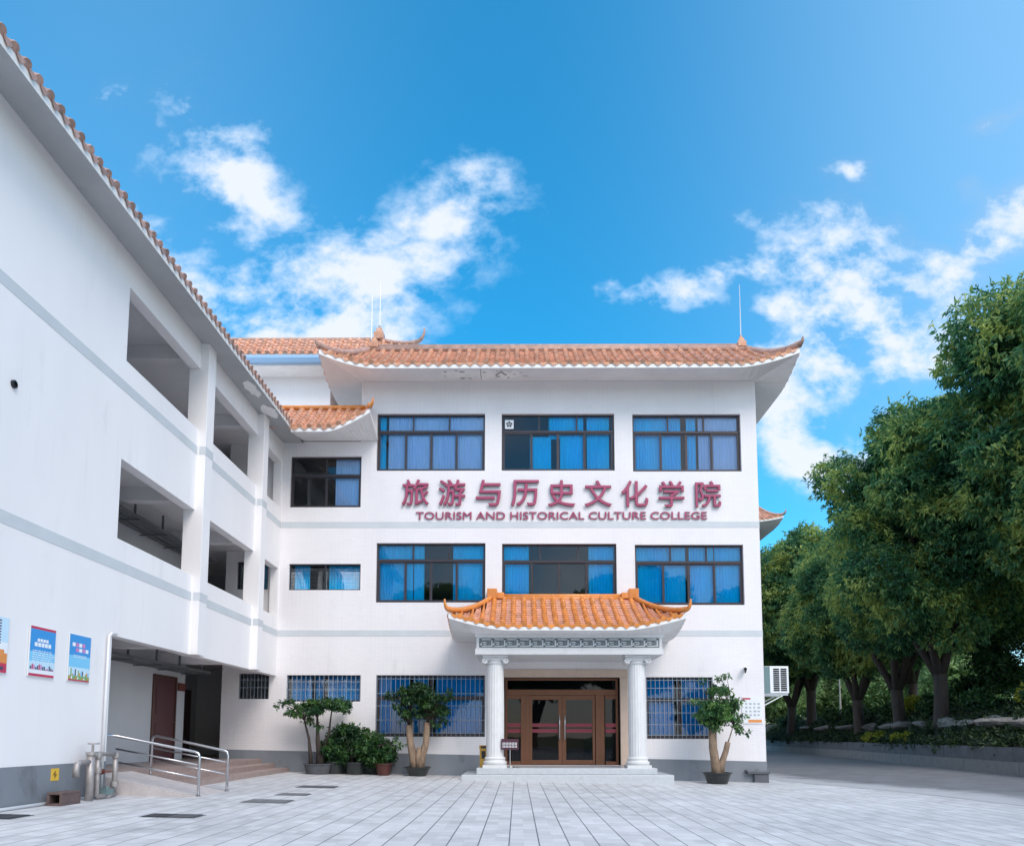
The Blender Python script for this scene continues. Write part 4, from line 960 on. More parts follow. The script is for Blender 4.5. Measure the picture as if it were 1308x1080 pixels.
vn = MB(); M4 = Matrix.Translation((GX+.001,-11.38,5.91)) @ Matrix.Rotation(math.pi/2, 4, 'Y')
vn.lathe([(.055,0), (.055,.03), (.038,.035), (.038,.012), (.001,.012)], (0,0,0), 20); vn.v = [tuple(M4 @ Vector(p)) for p in vn.v]
tag(vn.build('wall_vent', [BLACK], None), 'small dark round pipe hole high on the left gallery wall', 'vent')
ys_ = MB(); ys_.box(GX+.0125, GX+.018, -10.07, -9.88, .48, .66); t = thing('warning_sticker', 'yellow square sticker with a dark mark on the grey base of the gallery wall', 'sticker', loc=(GX,-9.97,.48)); ys_.build('plate', YELLOW, t)
b = MB(); b.prism([(-9.97,.63), (-10.03,.56), (-9.985,.565), (-9.99,.51), (-9.93,.575), (-9.97,.57)], .003, 0, GX+.0185); b.build('mark', mat('brown_print', (.22,.10,.02), .5), t)

# rods on the roofs
for x, y, z0, z1, lab in ((-4.52,.82,13.3,14.75,'thin lightning rod above the left finial of the college roof'), (-4.66,2.82,14.9,16.4,'tall thin lightning rod on the rear block ridge'), (6.86,.81,13.4,15.05,'thin lightning rod on the right finial of the college roof')):
    r_ = thing('lightning_rod', lab, 'lightning rod', 'rods on the roofs', (x,y,z0)); b = MB(); b.tube([(x,y,z0-.1), (x,y,z1)], [.020,.010], 6); b.build('rod', STEEL, r_); b = MB(); b.lathe([(.05,-.1), (.05,-.02), (.02,.02)], (x,y,z0), 10); b.build('socket', GALV, r_)

# ------------------------------------------------------------------ entrance small things
st = thing('sign_stand', 'dark red sign plate with white lettering on a thin post by the left column', 'sign', loc=(-.16,-1.72,.33))
b = MB(); b.box(-.42, .03, -1.73, -1.705, .79, 1.07); b.build('plate', mat('maroon_plate', (.07,.02,.035), .4), st)
b = MB()
for r_ in range(2):
    for c in range(5):
        x, z = -.385+.078*c, .945-.075*r_
        b.box(x, x+.055, -1.7335, -1.731, z+.02, z+.03); b.box(x, x+.012, -1.7336, -1.731, z-.02, z+.02); b.box(x+.04, x+.055, -1.7337, -1.731, z-.02, z+.02); b.box(x+.012, x+.04, -1.7338, -1.731, z-.02, z-.008)
b.build('glyph_rows', PLASTW, st)
b = MB(); b.tube([(-.19,-1.70,.34), (-.19,-1.70,.95)], .013, 8); b.lathe([(.13,0), (.13,.012), (.02,.03)], (-.10,-1.68,.326), 20); b.tube([(-.19,-1.70,.345), (-.05,-1.66,.345)], .012, 6); b.build('post', STEEL, st)
gd = thing('brass_stand', 'small gold and black stand tucked behind the left column', 'stand', loc=(-.92,-1.2,.33))
b = MB(); b.box(-1.00, -.80, -1.3, -1.1, .326, .80); b.box(-1.01, -.79, -1.31, -1.09, .80, .90); b.build('body', mat('brass', (.45,.27,.06), .3, .7), gd, bevel=.01)
b = MB(); b.box(-.95, -.85, -1.316, -1.306, .55, .75); b.box(-.97, -.83, -1.316, -1.311, .82, .88); b.build('panel', BLACK, gd)

# ------------------------------------------------------------------ ramp, handrails, pipes by the gallery opening
rp = MB(); rp.add([(-5.40,-8.40,gz(-5.4)+.005), (-5.42,-7.14,gz(-5.4)+.005), (-7.19,-7.14,.49), (-7.19,-8.40,.49), (-5.40,-8.40,-.1), (-5.42,-7.14,-.1), (-7.19,-7.14,-.1), (-7.19,-8.40,-.1)], [(0,1,2,3), (0,4,5,1), (1,5,6,2), (2,6,7,3), (3,7,4,0), (7,6,5,4)])
tag(rp.build('access_ramp', CONC, None), 'pale concrete wheelchair ramp leading up into the gallery corridor', 'ramp')
def handrail(y, label, full):
    t = thing('handrail', label, 'handrail', 'steel handrails of the ramp', (-5.45,y,.1)); x0, x1 = -5.42, -6.86; dz = .27
    b = MB(); zt = .87
    pts = [(x0,y,.10), (x0,y,zt-.10), (x0-.02,y,zt-.03), (x0-.08,y,zt), (x1+(.08 if full else 0),y,zt+dz)]+([] if full else [(x1-.10,y-.10,zt+dz+.01), (x1-.12,y-.268,zt+dz+.01)])
    if full: pts += [(x1+.02,y,zt+dz-.02), (x1,y,zt+dz-.09), (x1,y,.38)]
    b.tube(pts, .024, 10); b.build('top_rail', STEEL, t, smooth=True)
    for h in (.22, .44):
        b = MB(); b.tube([(x0-.02,y,zt-h), (x1,y,zt+dz-h)], .015, 8); b.build('lower_rail', STEEL, t, smooth=True)
    b = MB()
    for x, z in ((x0,.112),)+(((x1,.40),) if full else ()): b.lathe([(.05,0), (.05,.012), (.028,.02)], (x,y,z), 16)
    b.build('foot_plate', STEEL, t)
handrail(-8.33, 'nearer steel handrail of the ramp, fixed to the wall edge beside the pipes', False)
handrail(-7.08, 'farther steel handrail of the ramp, a closed loop standing beside the brown steps', True)

hp = thing('water_pipes', 'cluster of galvanised water pipes with a valve wheel and outlet at the gallery wall corner', 'pipes', loc=(-6.65,-9.1,.13))
def tb(name, pts, r, m, par=hp):
    b = MB(); b.tube(pts, r, 10); return b.build(name, m, par, smooth=True)
tb('standpipe', [(-6.66,-9.42,.10), (-6.66,-9.42,.86)], .062, GALV)
b = MB(); b.lathe([(.075,.0), (.075,.05)], (-6.66,-9.42,.84), 14); b.lathe([(.02,.05), (.02,.16)], (-6.66,-9.38,.84), 8); b.build('flange', GALV, hp)
b = MB(); b.tube([(-6.66+math.cos(a)*.075,-9.36+math.sin(a)*.075,1.02) for a in [i*.5236 for i in range(13)]], .013, 6); b.box(-6.73,-6.59,-9.367,-9.353,1.01,1.03); b.box(-6.667,-6.653,-9.43,-9.29,1.009,1.029); b.build('valve_wheel', GALV, hp)
tb('outlet', [(-6.66,-9.44,.74), (-6.66,-9.70,.74), (-6.66,-9.76,.72), (-6.66,-9.79,.64), (-6.66,-9.79,.52)], [.04,.04,.045,.045,.05], GALV)
tb('upper_pipe', [(-6.66,-9.38,.82), (-6.66,-9.24,.86), (-6.66,-8.72,.84)], .038, GALV)
tb('riser', [(-6.66,-9.22,.84), (-6.66,-9.22,.22), (-6.66,-9.16,.18), (-6.66,-8.66,.19)], .042, GALV)
tb('riser', [(-6.66,-8.70,.86), (-6.66,-8.70,.20)], .042, GALV)
b = MB()
for y, z in ((-9.22,.83), (-9.22,.60), (-8.70,.82), (-8.70,.35), (-8.9,.19)): b.lathe([(.058,-.045), (.062,0), (.058,.045)], (-6.66,y,z), 12)
b.build('coupling', GALV, hp)
b = MB(); b.tube([(-6.70,-9.16,.55), (-6.70,-8.98,.57)], .045, 8); b.lathe([(.07,0), (.07,.02)], (-6.62,-9.03,.56), 12); b.build('red_valve', RUST, hp)
b = MB(); b.box(-6.80,-6.60,-9.02,-8.82,.20,.29); b.tube([(-6.66,-8.92,.27), (-6.66,-8.92,.33)], .03, 8); b.build('meter', TEAL, hp)
dp = MB(); dp.tube([(GX+.05,-8.78,.27), (GX+.05,-8.78,2.80), (GX+.05,-8.70,2.86), (GX+.05,-8.55,2.86)], .022, 10)
tag(dp.build('downpipe', PVC, None, smooth=True), 'thin white downpipe beside the gallery opening', 'pipe')
bp_ = MB(); bp_.tube([(GX+.05,-16,.17), (GX+.05,-8.62,.165)], .024, 8); tag(bp_.build('ground_pipe', PVC, None, smooth=True), 'thin white pipe lying along the foot of the gallery wall', 'pipe')
hb = MB(); y0, y1 = -10.28, -9.80; x0, x1 = -6.78, -6.56; z0, z1 = .135, .33
for a, b_, c, d in ((x0,x1,z0,z0+.035), (x0,x1,z1-.035,z1)): hb.box(a, b_, y0, y1, c, d)
hb.box(x0, x0+.035, y0, y1, z0+.035, z1-.035); hb.box(x1-.035, x1, y0, y1, z0+.035, z1-.035); hb.box(x0+.035, x1-.035, y0+.3, y0+.32, z0+.035, z1-.035)
tag(hb.build('hollow_block', mat('brown_block', (.13,.09,.085), .8, var=.3, vscale=10), None, bevel=.008), 'brown hollow block lying on the paving at the gallery wall', 'block')

# drain covers let into the paving
def cover(x0, x1, y0, y1, label, c, hole=False):
    t = thing('drain_cover', label, 'drain cover', 'drain covers in the paving', ((x0+x1)/2,(y0+y1)/2,gz((x0+x1)/2)))
    def Z(x): return gz(x)+.004
    b = MB(); b.hexa([(x0,y0,Z(x0)-.05), (x1,y0,Z(x1)-.05), (x1,y1,Z(x1)-.05), (x0,y1,Z(x0)-.05)], [(x0,y0,Z(x0)), (x1,y0,Z(x1)), (x1,y1,Z(x1)), (x0,y1,Z(x0))]); b.build('frame', GREYC, t)
    for i in range(2):
        a = x0+.03+(x1-x0-.06)*i/2; e = a+(x1-x0-.06)/2-.01; b = MB(); b.hexa([(a,y0+.03,Z(a)+.001), (e,y0+.03,Z(e)+.001), (e,y1-.03,Z(e)+.001), (a,y1-.03,Z(a)+.001)], [(a,y0+.03,Z(a)+.009), (e,y0+.03,Z(e)+.009), (e,y1-.03,Z(e)+.009), (a,y1-.03,Z(a)+.009)])
        b.build('slab', c[i], t)
d1 = mat('dark_iron', (.035,.038,.045), .6, var=.3, vscale=8); d2_ = mat('dark_grey_slab', (.085,.09,.10), .7, var=.3, vscale=8); d3 = mat('grey_slab', (.17,.175,.18), .8, var=.25, vscale=8)
cover(-4.90,-4.18,-11.35,-10.95, 'darkest drain cover, nearest the camera, two dark slabs', (d1, d2_))
cover(-4.42,-3.70,-9.12,-8.55, 'pale grey drain cover in front of the ramp foot, second from the camera', (d3, d3))
cover(-4.35,-3.78,-7.65,-7.2, 'faint narrow drain cover, third from the camera', (d3, d3))
cover(-4.55,-3.75,-5.75,-5.2, 'dark grey drain cover nearest the potted plants', (d2_, d2_))
cover(-6.72,-6.2,-11.9,-11.42, 'dark drain cover at the left edge of the paving by the wall', (d1, d1))

# ------------------------------------------------------------------ foliage
def leaf_cloud(name, cen, rad, nleaf, L, Wd, M, parent, droop=.5, shell=.55, seed=0, rosette=0, up=.35, squash=.8):
    """leaf-sized folded faces spread through the clumps (cen, rad); returns one mesh object"""
    r = np.random.default_rng(seed); cen = np.array(cen); rad = np.array(rad); pr = rad**2/np.sum(rad**2)
    k = r.choice(len(cen), nleaf, p=pr)
    d = r.normal(size=(nleaf,3)); d /= np.linalg.norm(d, axis=1)[:,None]
    rr = rad[k]*(shell+(1-shell)*r.random(nleaf)**.6)*(1+.12*r.normal(size=nleaf))
    off = d*rr[:,None]; off[:,2] *= squash
    P = cen[k]+off
    if rosette:                                                       # leaves gathered on twig tips
        nt = nleaf//rosette; P = np.repeat(P[:nt], rosette, axis=0); d = np.repeat(d[:nt], rosette, axis=0); nleaf = len(P)
        k2 = r.normal(size=(nleaf,3)); P = P+k2*L*.16
    dirv = d*.55+np.array([0,0,-droop])+r.normal(size=(nleaf,3))*.55; dirv /= np.linalg.norm(dirv, axis=1)[:,None]
    nn = d*.6+np.array([0,0,up])+r.normal(size=(nleaf,3))*.45
    side = np.cross(dirv, nn); side /= (np.linalg.norm(side, axis=1)[:,None]+1e-9); nrm = np.cross(side, dirv)
    s = L*(.65+.7*r.random(nleaf))[:,None]; w = Wd*(.7+.6*r.random(nleaf))[:,None]
    tip = P+dirv*s-nrm*s*.12; mid = P+dirv*s*.45
    V = np.empty((nleaf,4,3)); V[:,0] = P; V[:,1] = mid+side*w*.5+nrm*w*.18; V[:,2] = tip; V[:,3] = mid-side*w*.5+nrm*w*.18
    me = bpy.data.meshes.new(name); me.vertices.add(nleaf*4); me.vertices.foreach_set('co', V.reshape(-1).astype(np.float32))
    me.loops.add(nleaf*6); me.polygons.add(nleaf*2)
    ix = np.arange(nleaf)[:,None]*4+np.array([0,1,2,0,2,3]); me.loops.foreach_set('vertex_index', ix.reshape(-1).astype(np.int32))
    me.polygons.foreach_set('loop_start', (np.arange(nleaf*2)*3).astype(np.int32)); 
    me.materials.append(M); me.update(calc_edges=True); me.validate()
    o = bpy.data.objects.new(name, me); COL.objects.link(o)
    if parent: o.parent = parent; o.matrix_parent_inverse = Matrix.Translation(-parent.location)
    return o
def make_tree(seed, H, RX, zb, loc, label, group, nleaf, M=None, fork=2.2, name='leafy_tree', lean=0.0, L=.235):
    rd = random.Random(seed); t = thing(name, label, 'tree', group, loc); x0, y0, z0 = loc
    cen, rad = [], []; zc = (H+zb)/2; hz = (H-zb)/2
    n = 58; ga_ = math.pi*(3-math.sqrt(5))
    for i in range(n):
        q = 1-2*(i+.5)/n; ph = ga_*i+rd.random()*.8; ring = math.sqrt(1-q*q)
        prof = ring*(1.0 if q < 0 else (1-.15*q))
        f = rd.uniform(.62,1.06)
        cen.append((x0+lean*(q+1)+math.cos(ph)*prof*RX*f, y0+math.sin(ph)*prof*RX*f, z0+zc+q*hz*rd.uniform(.86,1.03))); rad.append(rd.uniform(.85,1.75)*RX/4.6)
    for i in range(16):
        a = rd.random()*6.283; q = rd.uniform(-.6,.6); f = rd.uniform(0,.45); cen.append((x0+math.cos(a)*RX*f, y0+math.sin(a)*RX*f, z0+zc+q*hz)); rad.append(rd.uniform(1.0,1.6)*RX/4.6)
    leaf_cloud('crown', cen, rad, nleaf, L, L*.36, M or LEAFT, t, droop=.55, shell=.6, seed=seed, rosette=5)
    b = MB(); fz = z0+fork; p0 = Vector((x0,y0,z0-.4)); fk = Vector((x0+rd.uniform(-.25,.25), y0+rd.uniform(-.2,.2), fz))
    b.tube([p0, p0.lerp(fk,.25)+Vector((.04,0,.05)), p0.lerp(fk,.65)+Vector((rd.uniform(-.1,.1),0,0)), fk], [.46,.34,.30,.30], 12)
    nl = 5
    for i in range(nl):
        a = 6.283*i/nl+rd.uniform(-.4,.4); rxy = RX*rd.uniform(.35,.62); e = Vector((x0+math.cos(a)*rxy, y0+math.sin(a)*rxy, z0+zb+(H-zb)*rd.uniform(.30,.62)))
        m1 = fk.lerp(e,.33)+Vector((math.cos(a)*.25,math.sin(a)*.25,-.15)); m2 = fk.lerp(e,.68)+Vector((rd.uniform(-.3,.3),rd.uniform(-.3,.3),.2))
        b.tube([fk-Vector((0,0,.2)), m1, m2, e], [.22,.16,.11,.05], 8)
        for k in range(3):
            tt = rd.uniform(.4,.95); s0 = m1.lerp(m2, min(1,tt)); e2 = s0+Vector((rd.uniform(-1.6,1.6), rd.uniform(-1.6,1.6), rd.uniform(.6,2.0))); b.tube([s0, s0.lerp(e2,.5)+Vector((.1,.1,.1)), e2], [.08,.05,.025], 6)
    b.build('trunk', BARK, t, smooth=True)
    return t
def clone(t, loc, rz, sc, label):
    c = copy_tree(t); c.location = loc; c.rotation_euler = (0,0,rz); c.scale = sc; c['label'] = label
    return c
GT = 'big trees behind the planter wall'
def bz(x, y): return bankz(max(.3, x-wx(y)))-.1
TA = make_tree(3, 15.0, 4.7, 4.9, (19.9,14.2,bz(19.9,14.2)), 'tall dense tree with the thick dark trunk, second from the right edge', GT, 190000, fork=2.6)
TB = make_tree(8, 13.2, 3.75, 4.8, (20.6,19.2,bz(20.6,19.2)), 'tree with a bent S-shaped trunk beside the yellow-green shrub', GT, 170000, fork=2.4, lean=.3)
TC = make_tree(15, 12.3, 4.0, 4.5, (21.3,25.6,bz(21.3,25.6)), 'tree with a straight dark trunk forking in a wide V above', GT, 170000, fork=2.3)
clone(TA, (22.3,6.6,bz(22.3,6.6)), 2.1, (1.1,1.1,1.14), 'largest tree filling the right edge of the photo')
clone(TC, (24.0,40,bz(24,40)), 1.2, (1.2,1.2,1.26), 'forked tree beyond the air conditioner, right one of a close pair of trunks')
clone(TB, (22.5,40.5,bz(22.5,40.5)), 3.9, (1.05,1.05,1.08), 'forked tree nearest the college wall, left one of a close pair of trunks')
for t, loc, rz, sc, lab in ((TB, (27.5,14,bz(27.5,14)), .7, (1.05,1.05,.98), 'shaded tree at the back right of the grove, seen between the two nearest trunks'),
        (TC, (31.5,12,bz(31.5,12)), 2.2, (1.2,1.2,.95), 'shaded tree at the right edge behind the largest tree, highest up the bank'),
        (TC, (27.8,23,bz(27.8,23)), 4.4, (1.1,1.1,.95), 'shaded tree in the second row behind the bent trunk'),
        (TA, (28.5,33,bz(28.5,33)), 5.2, (1,1,.9), 'shaded tree in the second row behind the straight forked trunk')):
    clone(t, loc, rz, sc, lab)
# lighter park trees in the sunlit distance
GF = 'pale park trees in the distance'
FA = make_tree(31, 8.5, 4.2, .6, (33,72,3.0), 'pale green park tree far off, left of the lamp post', GF, 26000, LEAFF, fork=1.2, name='park_tree', L=.42)
for loc, rz, sc, lab in (((41,78,3.1), 2, (1.2,1.2,1.0), 'pale green park tree far off, right of the lamp post'), ((44,66,3.1), 4, (1.1,1.1,.9), 'pale green park tree far off, seen right of the straight forked trunk'), ((37,95,3.2), 1, (1.6,1.6,1.1), 'broad pale tree farthest away behind the lamp post'),
        ((47,58,3.1), 3, (1,1,.8), 'pale green park tree showing beside the bent trunk'), ((54,70,3.2), 5, (1.4,1.4,1.0), 'pale park tree glimpsed behind the rocks'), ((29,64,3.0), .5, (.8,.8,.7), 'small pale park tree showing beside the air conditioner'), ((58,92,3.2), 5.5, (1.9,1.9,1.15), 'broad pale tree far behind the bent trunk')):
    clone(FA, loc, rz, sc, lab)
# trees across the courtyard, behind the viewer: they show only mirrored in the window glass
for i, (loc, rz, sc) in enumerate((((-8,-50,0), .6, (1.6,1.3,1.0)), ((1.5,-53,0), 2.6, (1.8,1.3,1.12)), ((12,-56,0), 4.0, (2.0,1.5,1.45)), ((-20,-54,0), 1.4, (1.8,1.5,1.1)), ((24,-50,0), 5.0, (1.7,1.5,1.2)))):
    c = clone((TA,TB,TC)[i%3], loc, rz, sc, 'dark tree across the courtyard, seen only mirrored in the college windows'); c['group'] = 'mirrored trees'

# planter wall in two courses
pw_ = thing('planter_wall', 'long low two-course concrete planter wall curving along the paving under the trees', 'wall', loc=(17,5,-.2))
zr0 = gz(9)-.05
def course(off0, off1, z0, z1, M, name, seg):
    ys2 = []; y = -16.0
    while y < 94: ys2.append(y); y += seg
    for k, (ya, yb) in enumerate(zip(ys2, ys2[1:])):
        b = MB(); j = random.uniform(-.012,.012); gp = .006
        b.hexa([(wx(ya+gp)+off0+j,ya+gp,z0), (wx(ya+gp)+off1,ya+gp,z0), (wx(yb-gp)+off1,yb-gp,z0), (wx(yb-gp)+off0+j,yb-gp,z0)], [(wx(ya+gp)+off0+j,ya+gp,z1+j), (wx(ya+gp)+off1,ya+gp,z1+j), (wx(yb-gp)+off1,yb-gp,z1+j), (wx(yb-gp)+off0+j,yb-gp,z1+j)])
        b.build(name, M, pw_)
course(0, .25, zr0-.2, .30, GREYC2, 'lower_course', 2.2)
course(.05, .25, .30, .78, GREYC, 'upper_course', 1.45)
# rocks
def rock(x, y, z, s, label, seed):
    rd = random.Random(seed); bm_ = bmesh.new(); bmesh.ops.create_icosphere(bm_, subdivisions=3, radius=1)
    ax = [Vector((rd.gauss(0,1),rd.gauss(0,1),rd.gauss(0,1))).normalized() for _ in range(9)]; cut = [rd.uniform(.55,.92) for _ in ax]
    for v in bm_.verts:
        for a, c in zip(ax, cut):
            d = v.co.dot(a)
            if d > c: v.co -= a*(d-c)*.92
        v.co = Vector((v.co.x*s[0]+rd.uniform(-.02,.02), v.co.y*s[1]+rd.uniform(-.02,.02), v.co.z*s[2]+rd.uniform(-.02,.02)))
    me = bpy.data.meshes.new('garden_rock'); bm_.to_mesh(me); bm_.free(); me.materials.append(ROCK)
    o = bpy.data.objects.new('garden_rock', me); COL.objects.link(o); o.location = (x,y,z); o.rotation_euler = (0,0,rd.uniform(0,6)); tag(o, label, 'rock', 'rocks along the bank'); return o
RK = [(3.8,2.0,'pale rock farthest right on the bank'), (5.6,1.75,'flat grey rock at the right edge of the bank'), (7.6,1.8,'grey rock below the largest tree'), (9.6,1.85,'long pale rock left of the yellow bush'), (11.6,1.8,'pale boulder below the thick dark trunk'), (13.6,1.85,'rounded rock between the thick trunk and the bent trunk'),
      (15.8,1.8,'small grey rock just right of the bent trunk'), (18.2,1.8,'pale rock under the bent trunk'), (21,1.85,'grey rock left of the yellow-green shrub'), (24,1.8,'low rock under the straight forked trunk'), (28,1.85,'low rock left of the straight forked trunk'), (33,1.8,'pale low rock right of the paired trunks'), (38.5,1.85,'pale low rock at the foot of the paired trunks')]
for i, (y, dx, lab) in enumerate(RK):
    rock(wx(y)+dx, y, bankz(dx)+.05, (.45, 1.05+.25*(i%3), .24+.05*(i%2)), lab, 40+i)
rock(24.6, 9.5, 3.75, (1.3,1.0,.45), 'pale flat rock high on the bank at the right edge', 77); rock(25.8, 12.2, 3.55, (1.2,.8,.4), 'dim rock high on the bank behind the largest tree', 78)
bmz = MB(); bmz.lathe([(2.4,-.4), (1.9,.5), (1.1,1.0), (.3,1.25)], (25.3,10.6,2.4), 18); tag(bmz.build('mound', SOIL, None, smooth=True), kind='structure')

# shrubs and low planting
def shrub(name, loc, rx, h, M, label, group, n, seed, L=.16, cat='shrub', stems=True):
    rd = random.Random(seed); t = thing(name, label, cat, group, loc); cen, rad = [], []
    for i in range(16):
        a = rd.random()*6.283; f = rd.random()**.6; cen.append((loc[0]+math.cos(a)*rx*f*.75, loc[1]+math.sin(a)*rx*f*.75, loc[2]+h*(.25+.6*rd.random()*(1-.35*f)))); rad.append(rx*rd.uniform(.25,.42))
    leaf_cloud('foliage', cen, rad, n, L, L*.42, M, t, droop=.05, shell=.3, seed=seed, rosette=4)
    b = MB()
    for i in range(6):
        c = cen[i]; b.tube([(loc[0]+rd.uniform(-.05,.05),loc[1],loc[2]-.05), ((loc[0]+c[0])/2,(loc[1]+c[1])/2,(loc[2]+c[2])/2+.05), c], [.025,.018,.008], 6)
    b.build('stems', BARK, t, smooth=True); return t
def onbank(y, dx): return (wx(y)+dx, y, bankz(dx)-.05)
GS = 'shrubs on the bank'
shrub('yellow_shrub', onbank(22.2,3.2), .95, 1.5, LEAFY, 'bright yellow-green shrub glowing between the trunks', GS, 2600, 1)
shrub('yellow_shrub', onbank(9.2,3.6), .75, 1.2, LEAFY, 'yellow-flowering bush near the right edge above the rocks', GS, 1800, 2)
for i, (y, lab) in enumerate(((21.5,'yellow-leaved plant on the planter edge, farthest one'), (19.6,'yellow-leaved plant on the planter edge, second from the far end'), (16.6,'yellow-leaved plant on the planter edge, third from the far end'), (15.4,'yellow-leaved plant on the planter edge, nearest one'))):
    shrub('edge_plant', onbank(y,.55), .48, .55, LEAFY, lab, 'yellow-leaved plants on the planter edge', 520, 20+i, L=.17)
for i, (y, dx, rx, h, lab) in enumerate(((29.5,2.6,1.1,1.3,'dark bush left of the straight forked trunk'), (24.2,2.7,1.0,1.2,'dark bush right of the straight forked trunk'), (17.2,2.9,1.1,1.5,'dark bush right of the bent trunk'), (34.5,2.6,1.0,1.1,'dark bush beside the paired trunks'), (46,2.2,1.2,1.3,'dark bush by the far wall end near the college corner'),
        (12.2,2.9,1.0,1.2,'dark bush at the foot of the thick dark trunk'), (7.6,3.2,1.2,1.5,'dark bush at the right edge above the rocks'), (10.6,4.6,1.3,1.9,'mid-green bush behind the yellow-flowering bush'), (19.9,6.0,1.6,2.6,'mid-green round bush standing between the bent trunk and the thick trunk'), (15.2,6.3,2.3,4.6,'tall shaded green bush behind the thick dark trunk'), (6,5.5,1.8,3.2,'shaded bush highest up the bank at the right edge of the photo'))):
    shrub('dark_bush', onbank(y,dx), rx, h, LEAFB, lab, GS, int(1500*rx*rx+600), 60+i, L=.2)
cen, rad = [], []
for i in range(1500):
    y = -10+62*random.random()**1.1; dx = random.uniform(.15,2.3) if i % 4 else random.uniform(2.3,5.5); cen.append((wx(y)+dx, y, bankz(dx)+random.uniform(0,.18))); rad.append(random.uniform(.14,.36))
gc = leaf_cloud('ground_cover', cen, rad, 90000, .20, .06, LEAFG, None, droop=-.15, shell=.2, seed=5, rosette=4); tag(gc, kind='stuff')

# lamp post in the park
lp = thing('lamp_post', 'slim grey park lamp post with a flat double head, far behind the trees', 'street lamp', loc=(30.3,49,3))
b = MB(); b.tube([(30.3,49,2.6), (30.3,49,7.4)], [.09,.06], 8); b.build('post', GALV, lp); b = MB()
for s in (-1, 1): b.tube([(30.3,49,7.3), (30.3+s*.5,49,7.6), (30.3+s*.9,49,7.65)], .04, 6)
b.build('arm', GALV, lp)
for s in (-1, 1): b = MB(); b.prism([(30.3+s*.55-.1,48.8), (30.3+s*1.15,48.85), (30.3+s*1.15,49.15), (30.3+s*.55-.1,49.2)], .14, 2, 7.6); b.build('lamp_head', DARKPIPE, lp)

# ------------------------------------------------------------------ potted plants along the front
def pot(loc, r0, r1, h, M, par, rim=.03):
    b = MB(); n = 28; b.lathe([(r0*.92,0), (r0,.02), ((r0+r1)/2*1.02,h*.55), (r1,h*.9), (r1+rim,h*.92), (r1+rim,h), (r1-.01,h), (r1-.03,h-.05), (.001,h-.05)], loc, n); p = b.build('pot', M, par, smooth=False)
    b = MB(); b.lathe([(.001,h-.04), (r1-.03,h-.045)], loc, 20); b.build('soil', SOIL, p); return p
def pinnate(cen, rad, n, seed, M, par, L=.10):
    return leaf_cloud('foliage', cen, rad, n, L, L*.44, M, par, droop=.25, shell=.15, seed=seed, rosette=7, up=.9, squash=.42)
GP = 'potted trees along the college front'
def potted(loc, lab, stems, fronds, potargs, nleaf, seed, M=LEAFP, barkm=None):
    t = thing('potted_tree', lab, 'potted plant', GP, loc); pot(loc, *potargs, t); b = MB(); x, y, z = loc
    for pts, rr in stems: b.tube([(x+p[0], y+p[1], z+p[2]) for p in pts], rr, 10)
    b.build('trunk', barkm or BARKP, t, smooth=True)
    b = MB(); top = [(p[0][-1], p[1][-1]) for p in stems]
    for f in fronds:
        s = min((Vector(q[0]) for q in [(tp, 0) for tp, _ in top]), key=lambda v: (v-Vector(f[:3])).length)
        e = Vector(f[:3]); md = s.lerp(e, .55)+Vector((0,0,.12)); b.tube([Vector(loc)+s, Vector(loc)+md, Vector(loc)+e], [.018,.012,.005], 6)
    b.build('twigs', BARK, t, smooth=True)
    pinnate([(x+f[0],y+f[1],z+f[2]) for f in fronds], [f[3] for f in fronds], nleaf, seed, M, t); return t
def fr(rd, n, cx, cz, rx, rz, rr, ry=.35):
    o = []
    for i in range(n):
        a = rd.random()*6.283; f = rd.random()**.5; o.append((cx+math.cos(a)*rx*f, rd.uniform(-ry,ry), cz+math.sin(a)*rz*f, rd.uniform(*rr)))
    return o
rd = random.Random(4)
potted((-2.72,-.62,gz(-2.7)), 'potted tree with two pale upright trunks, left of the entrance columns', [([(-.08,0,.12), (-.12,0,.5), (-.22,.02,.9), (-.26,.02,1.38)], [.13,.12,.095,.085]), ([(.06,0,.12), (.10,0,.5), (.22,0,.9), (.24,0,1.45)], [.12,.11,.09,.08]), ([(0,-.05,.2), (.02,-.08,.55), (.03,-.06,.78)], [.08,.07,.06])],
       fr(rd, 40, .03, 2.02, .68, .46, (.16,.27))+[(-.85,-.05,2.20,.14),(-.75,0,2.14,.16),(.8,0,2.12,.16),(.82,-.1,2.3,.14),(.72,-.1,1.75,.17),(.70,0,1.5,.14),(.5,-.1,1.42,.17),(-.46,-.1,1.5,.13),(-.4,0,1.72,.17),(-.55,0,1.9,.18)], (.24,.34,.25,POTM), 5200, 14, LEAFB)
rd = random.Random(9)
potted((5.32,-1.05,gz(5.3)), 'potted tree with a forked brown trunk in front of the right-hand notice', [([(0,0,.12), (-.04,0,.5), (-.10,0,.95), (-.10,0,1.45)], [.14,.12,.11,.10]), ([(.08,0,.18), (.12,-.02,.55), (.24,0,.85), (.30,0,1.10)], [.10,.085,.075,.07]), ([(.30,0,1.08), (.38,0,1.3), (.46,0,1.55)], [.02,.016,.01])],
       fr(rd, 46, .10, 1.98, .58, .55, (.14,.25))+[(-.5,0,2.15,.2),(-.45,-.1,1.9,.2),(.62,-.1,1.42,.16),(.78,-.1,1.34,.12),(.5,0,1.55,.18),(-.35,0,2.72,.12),(.15,0,2.80,.14),(.32,0,2.84,.13),(.0,0,2.55,.18),(.7,0,1.75,.16),(-.25,-.1,1.62,.18)], (.27,.36,.30,POTM), 5600, 27, leaf_mat('fresh_leaves', (.02,.08,.035), (.06,.17,.055), (.19,.34,.09), .3, 3))
rd = random.Random(12)
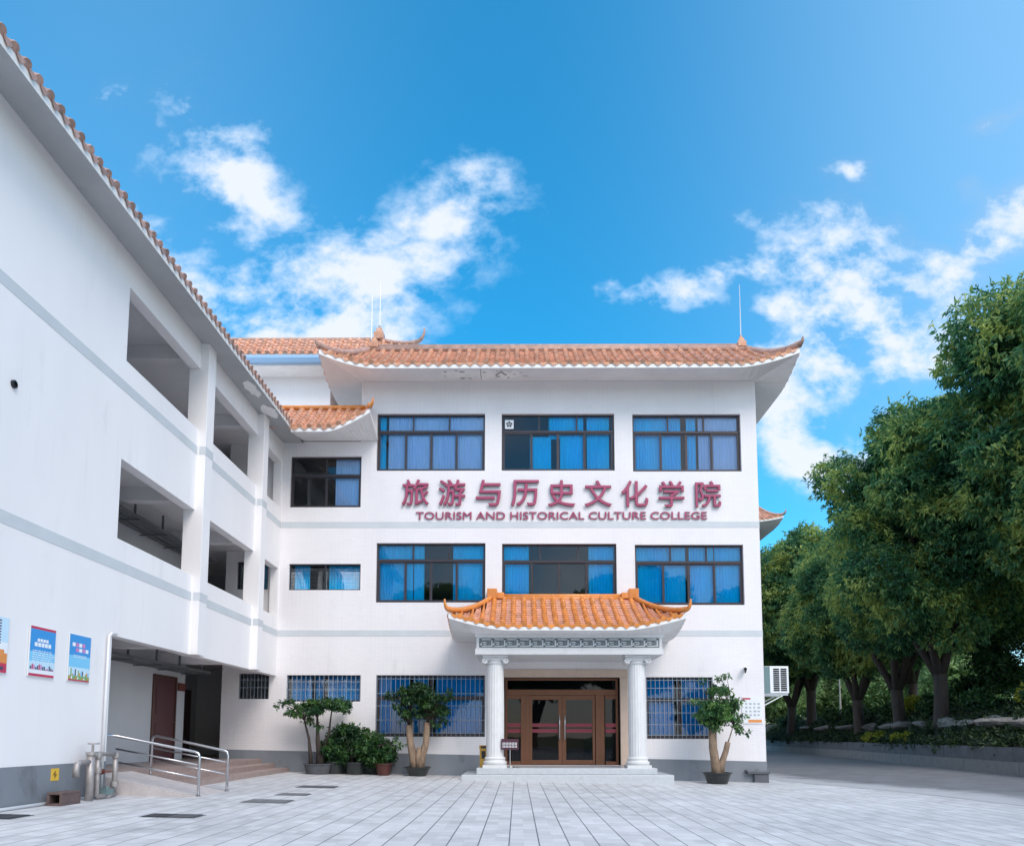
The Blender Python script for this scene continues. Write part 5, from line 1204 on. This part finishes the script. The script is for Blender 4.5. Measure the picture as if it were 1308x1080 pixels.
potted((-5.42,-.75,gz(-5.4)), 'potted tree with thin bare stems and a flat spreading crown beside the brown steps', [([(-.18,0,.15), (-.22,0,.6), (-.26,0,.95), (-.40,0,1.45)], [.06,.05,.035,.02]), ([(.06,0,.15), (.05,0,.55), (-.02,0,.9), (-.05,0,1.5)], [.11,.10,.06,.025]), ([(.1,0,.5), (.28,0,1.1), (.34,0,1.7)], [.05,.03,.018])],
       fr(rd, 26, .02, 1.82, .68, .18, (.15,.25))+[(-1.12,0,1.88,.13),(-.98,0,1.93,.14),(-.86,0,1.96,.12),(-.7,-.1,1.66,.2),(-.55,-.1,1.60,.17),(-.3,0,1.45,.2),(.80,0,1.90,.16),(.72,0,1.70,.13),(.62,0,2.02,.16),(-.45,-.1,1.80,.18),(.0,0,1.3,.18)], (.30,.36,.28,GREYC), 3800, 33, LEAFP, BARK)
rd = random.Random(21)
potted((-3.64,-.70,gz(-3.6)), 'small sparse plant in a red-brown pot between the bush and the two-trunked tree', [([(0,0,.25), (.02,0,.5), (-.05,0,.8)], [.015,.01,.006]), ([(.03,0,.25), (.10,0,.5), (.2,0,.85)], [.012,.01,.006])],
       fr(rd, 14, .02, .62, .30, .17, (.08,.16), .2)+[(-.2,0,.95,.1),(.3,0,.95,.12),(.45,0,.8,.1)], (.16,.22,.32,POTR), 620, 44, LEAFP)
for loc, rx, h, sd_, lab, n in (((-4.45,-.55,gz(-4.4)), .78, 1.62, 51, 'large dark leafy bush, the biggest of the plants by the wall', 6500), ((-5.02,-.5,gz(-5)), .52, 1.25, 52, 'dark bush squeezed between the flat-crowned potted tree and the large bush', 3000), ((-3.72,-.35,gz(-3.7)), .5, 1.15, 53, 'dark bush behind the small red-brown pot', 2600)):
    t = shrub('leafy_bush', loc, rx, h, LEAFB, lab, 'bushes along the college front', n, sd_, L=.105); 
    b = MB(); b.lathe([(.22,0), (.28,.3), (.31,.3), (.31,.34), (.26,.34), (.001,.30)], loc, 24); b.build('pot', POTM, t)
# ivy-like hanging plants are ground cover; end of scene
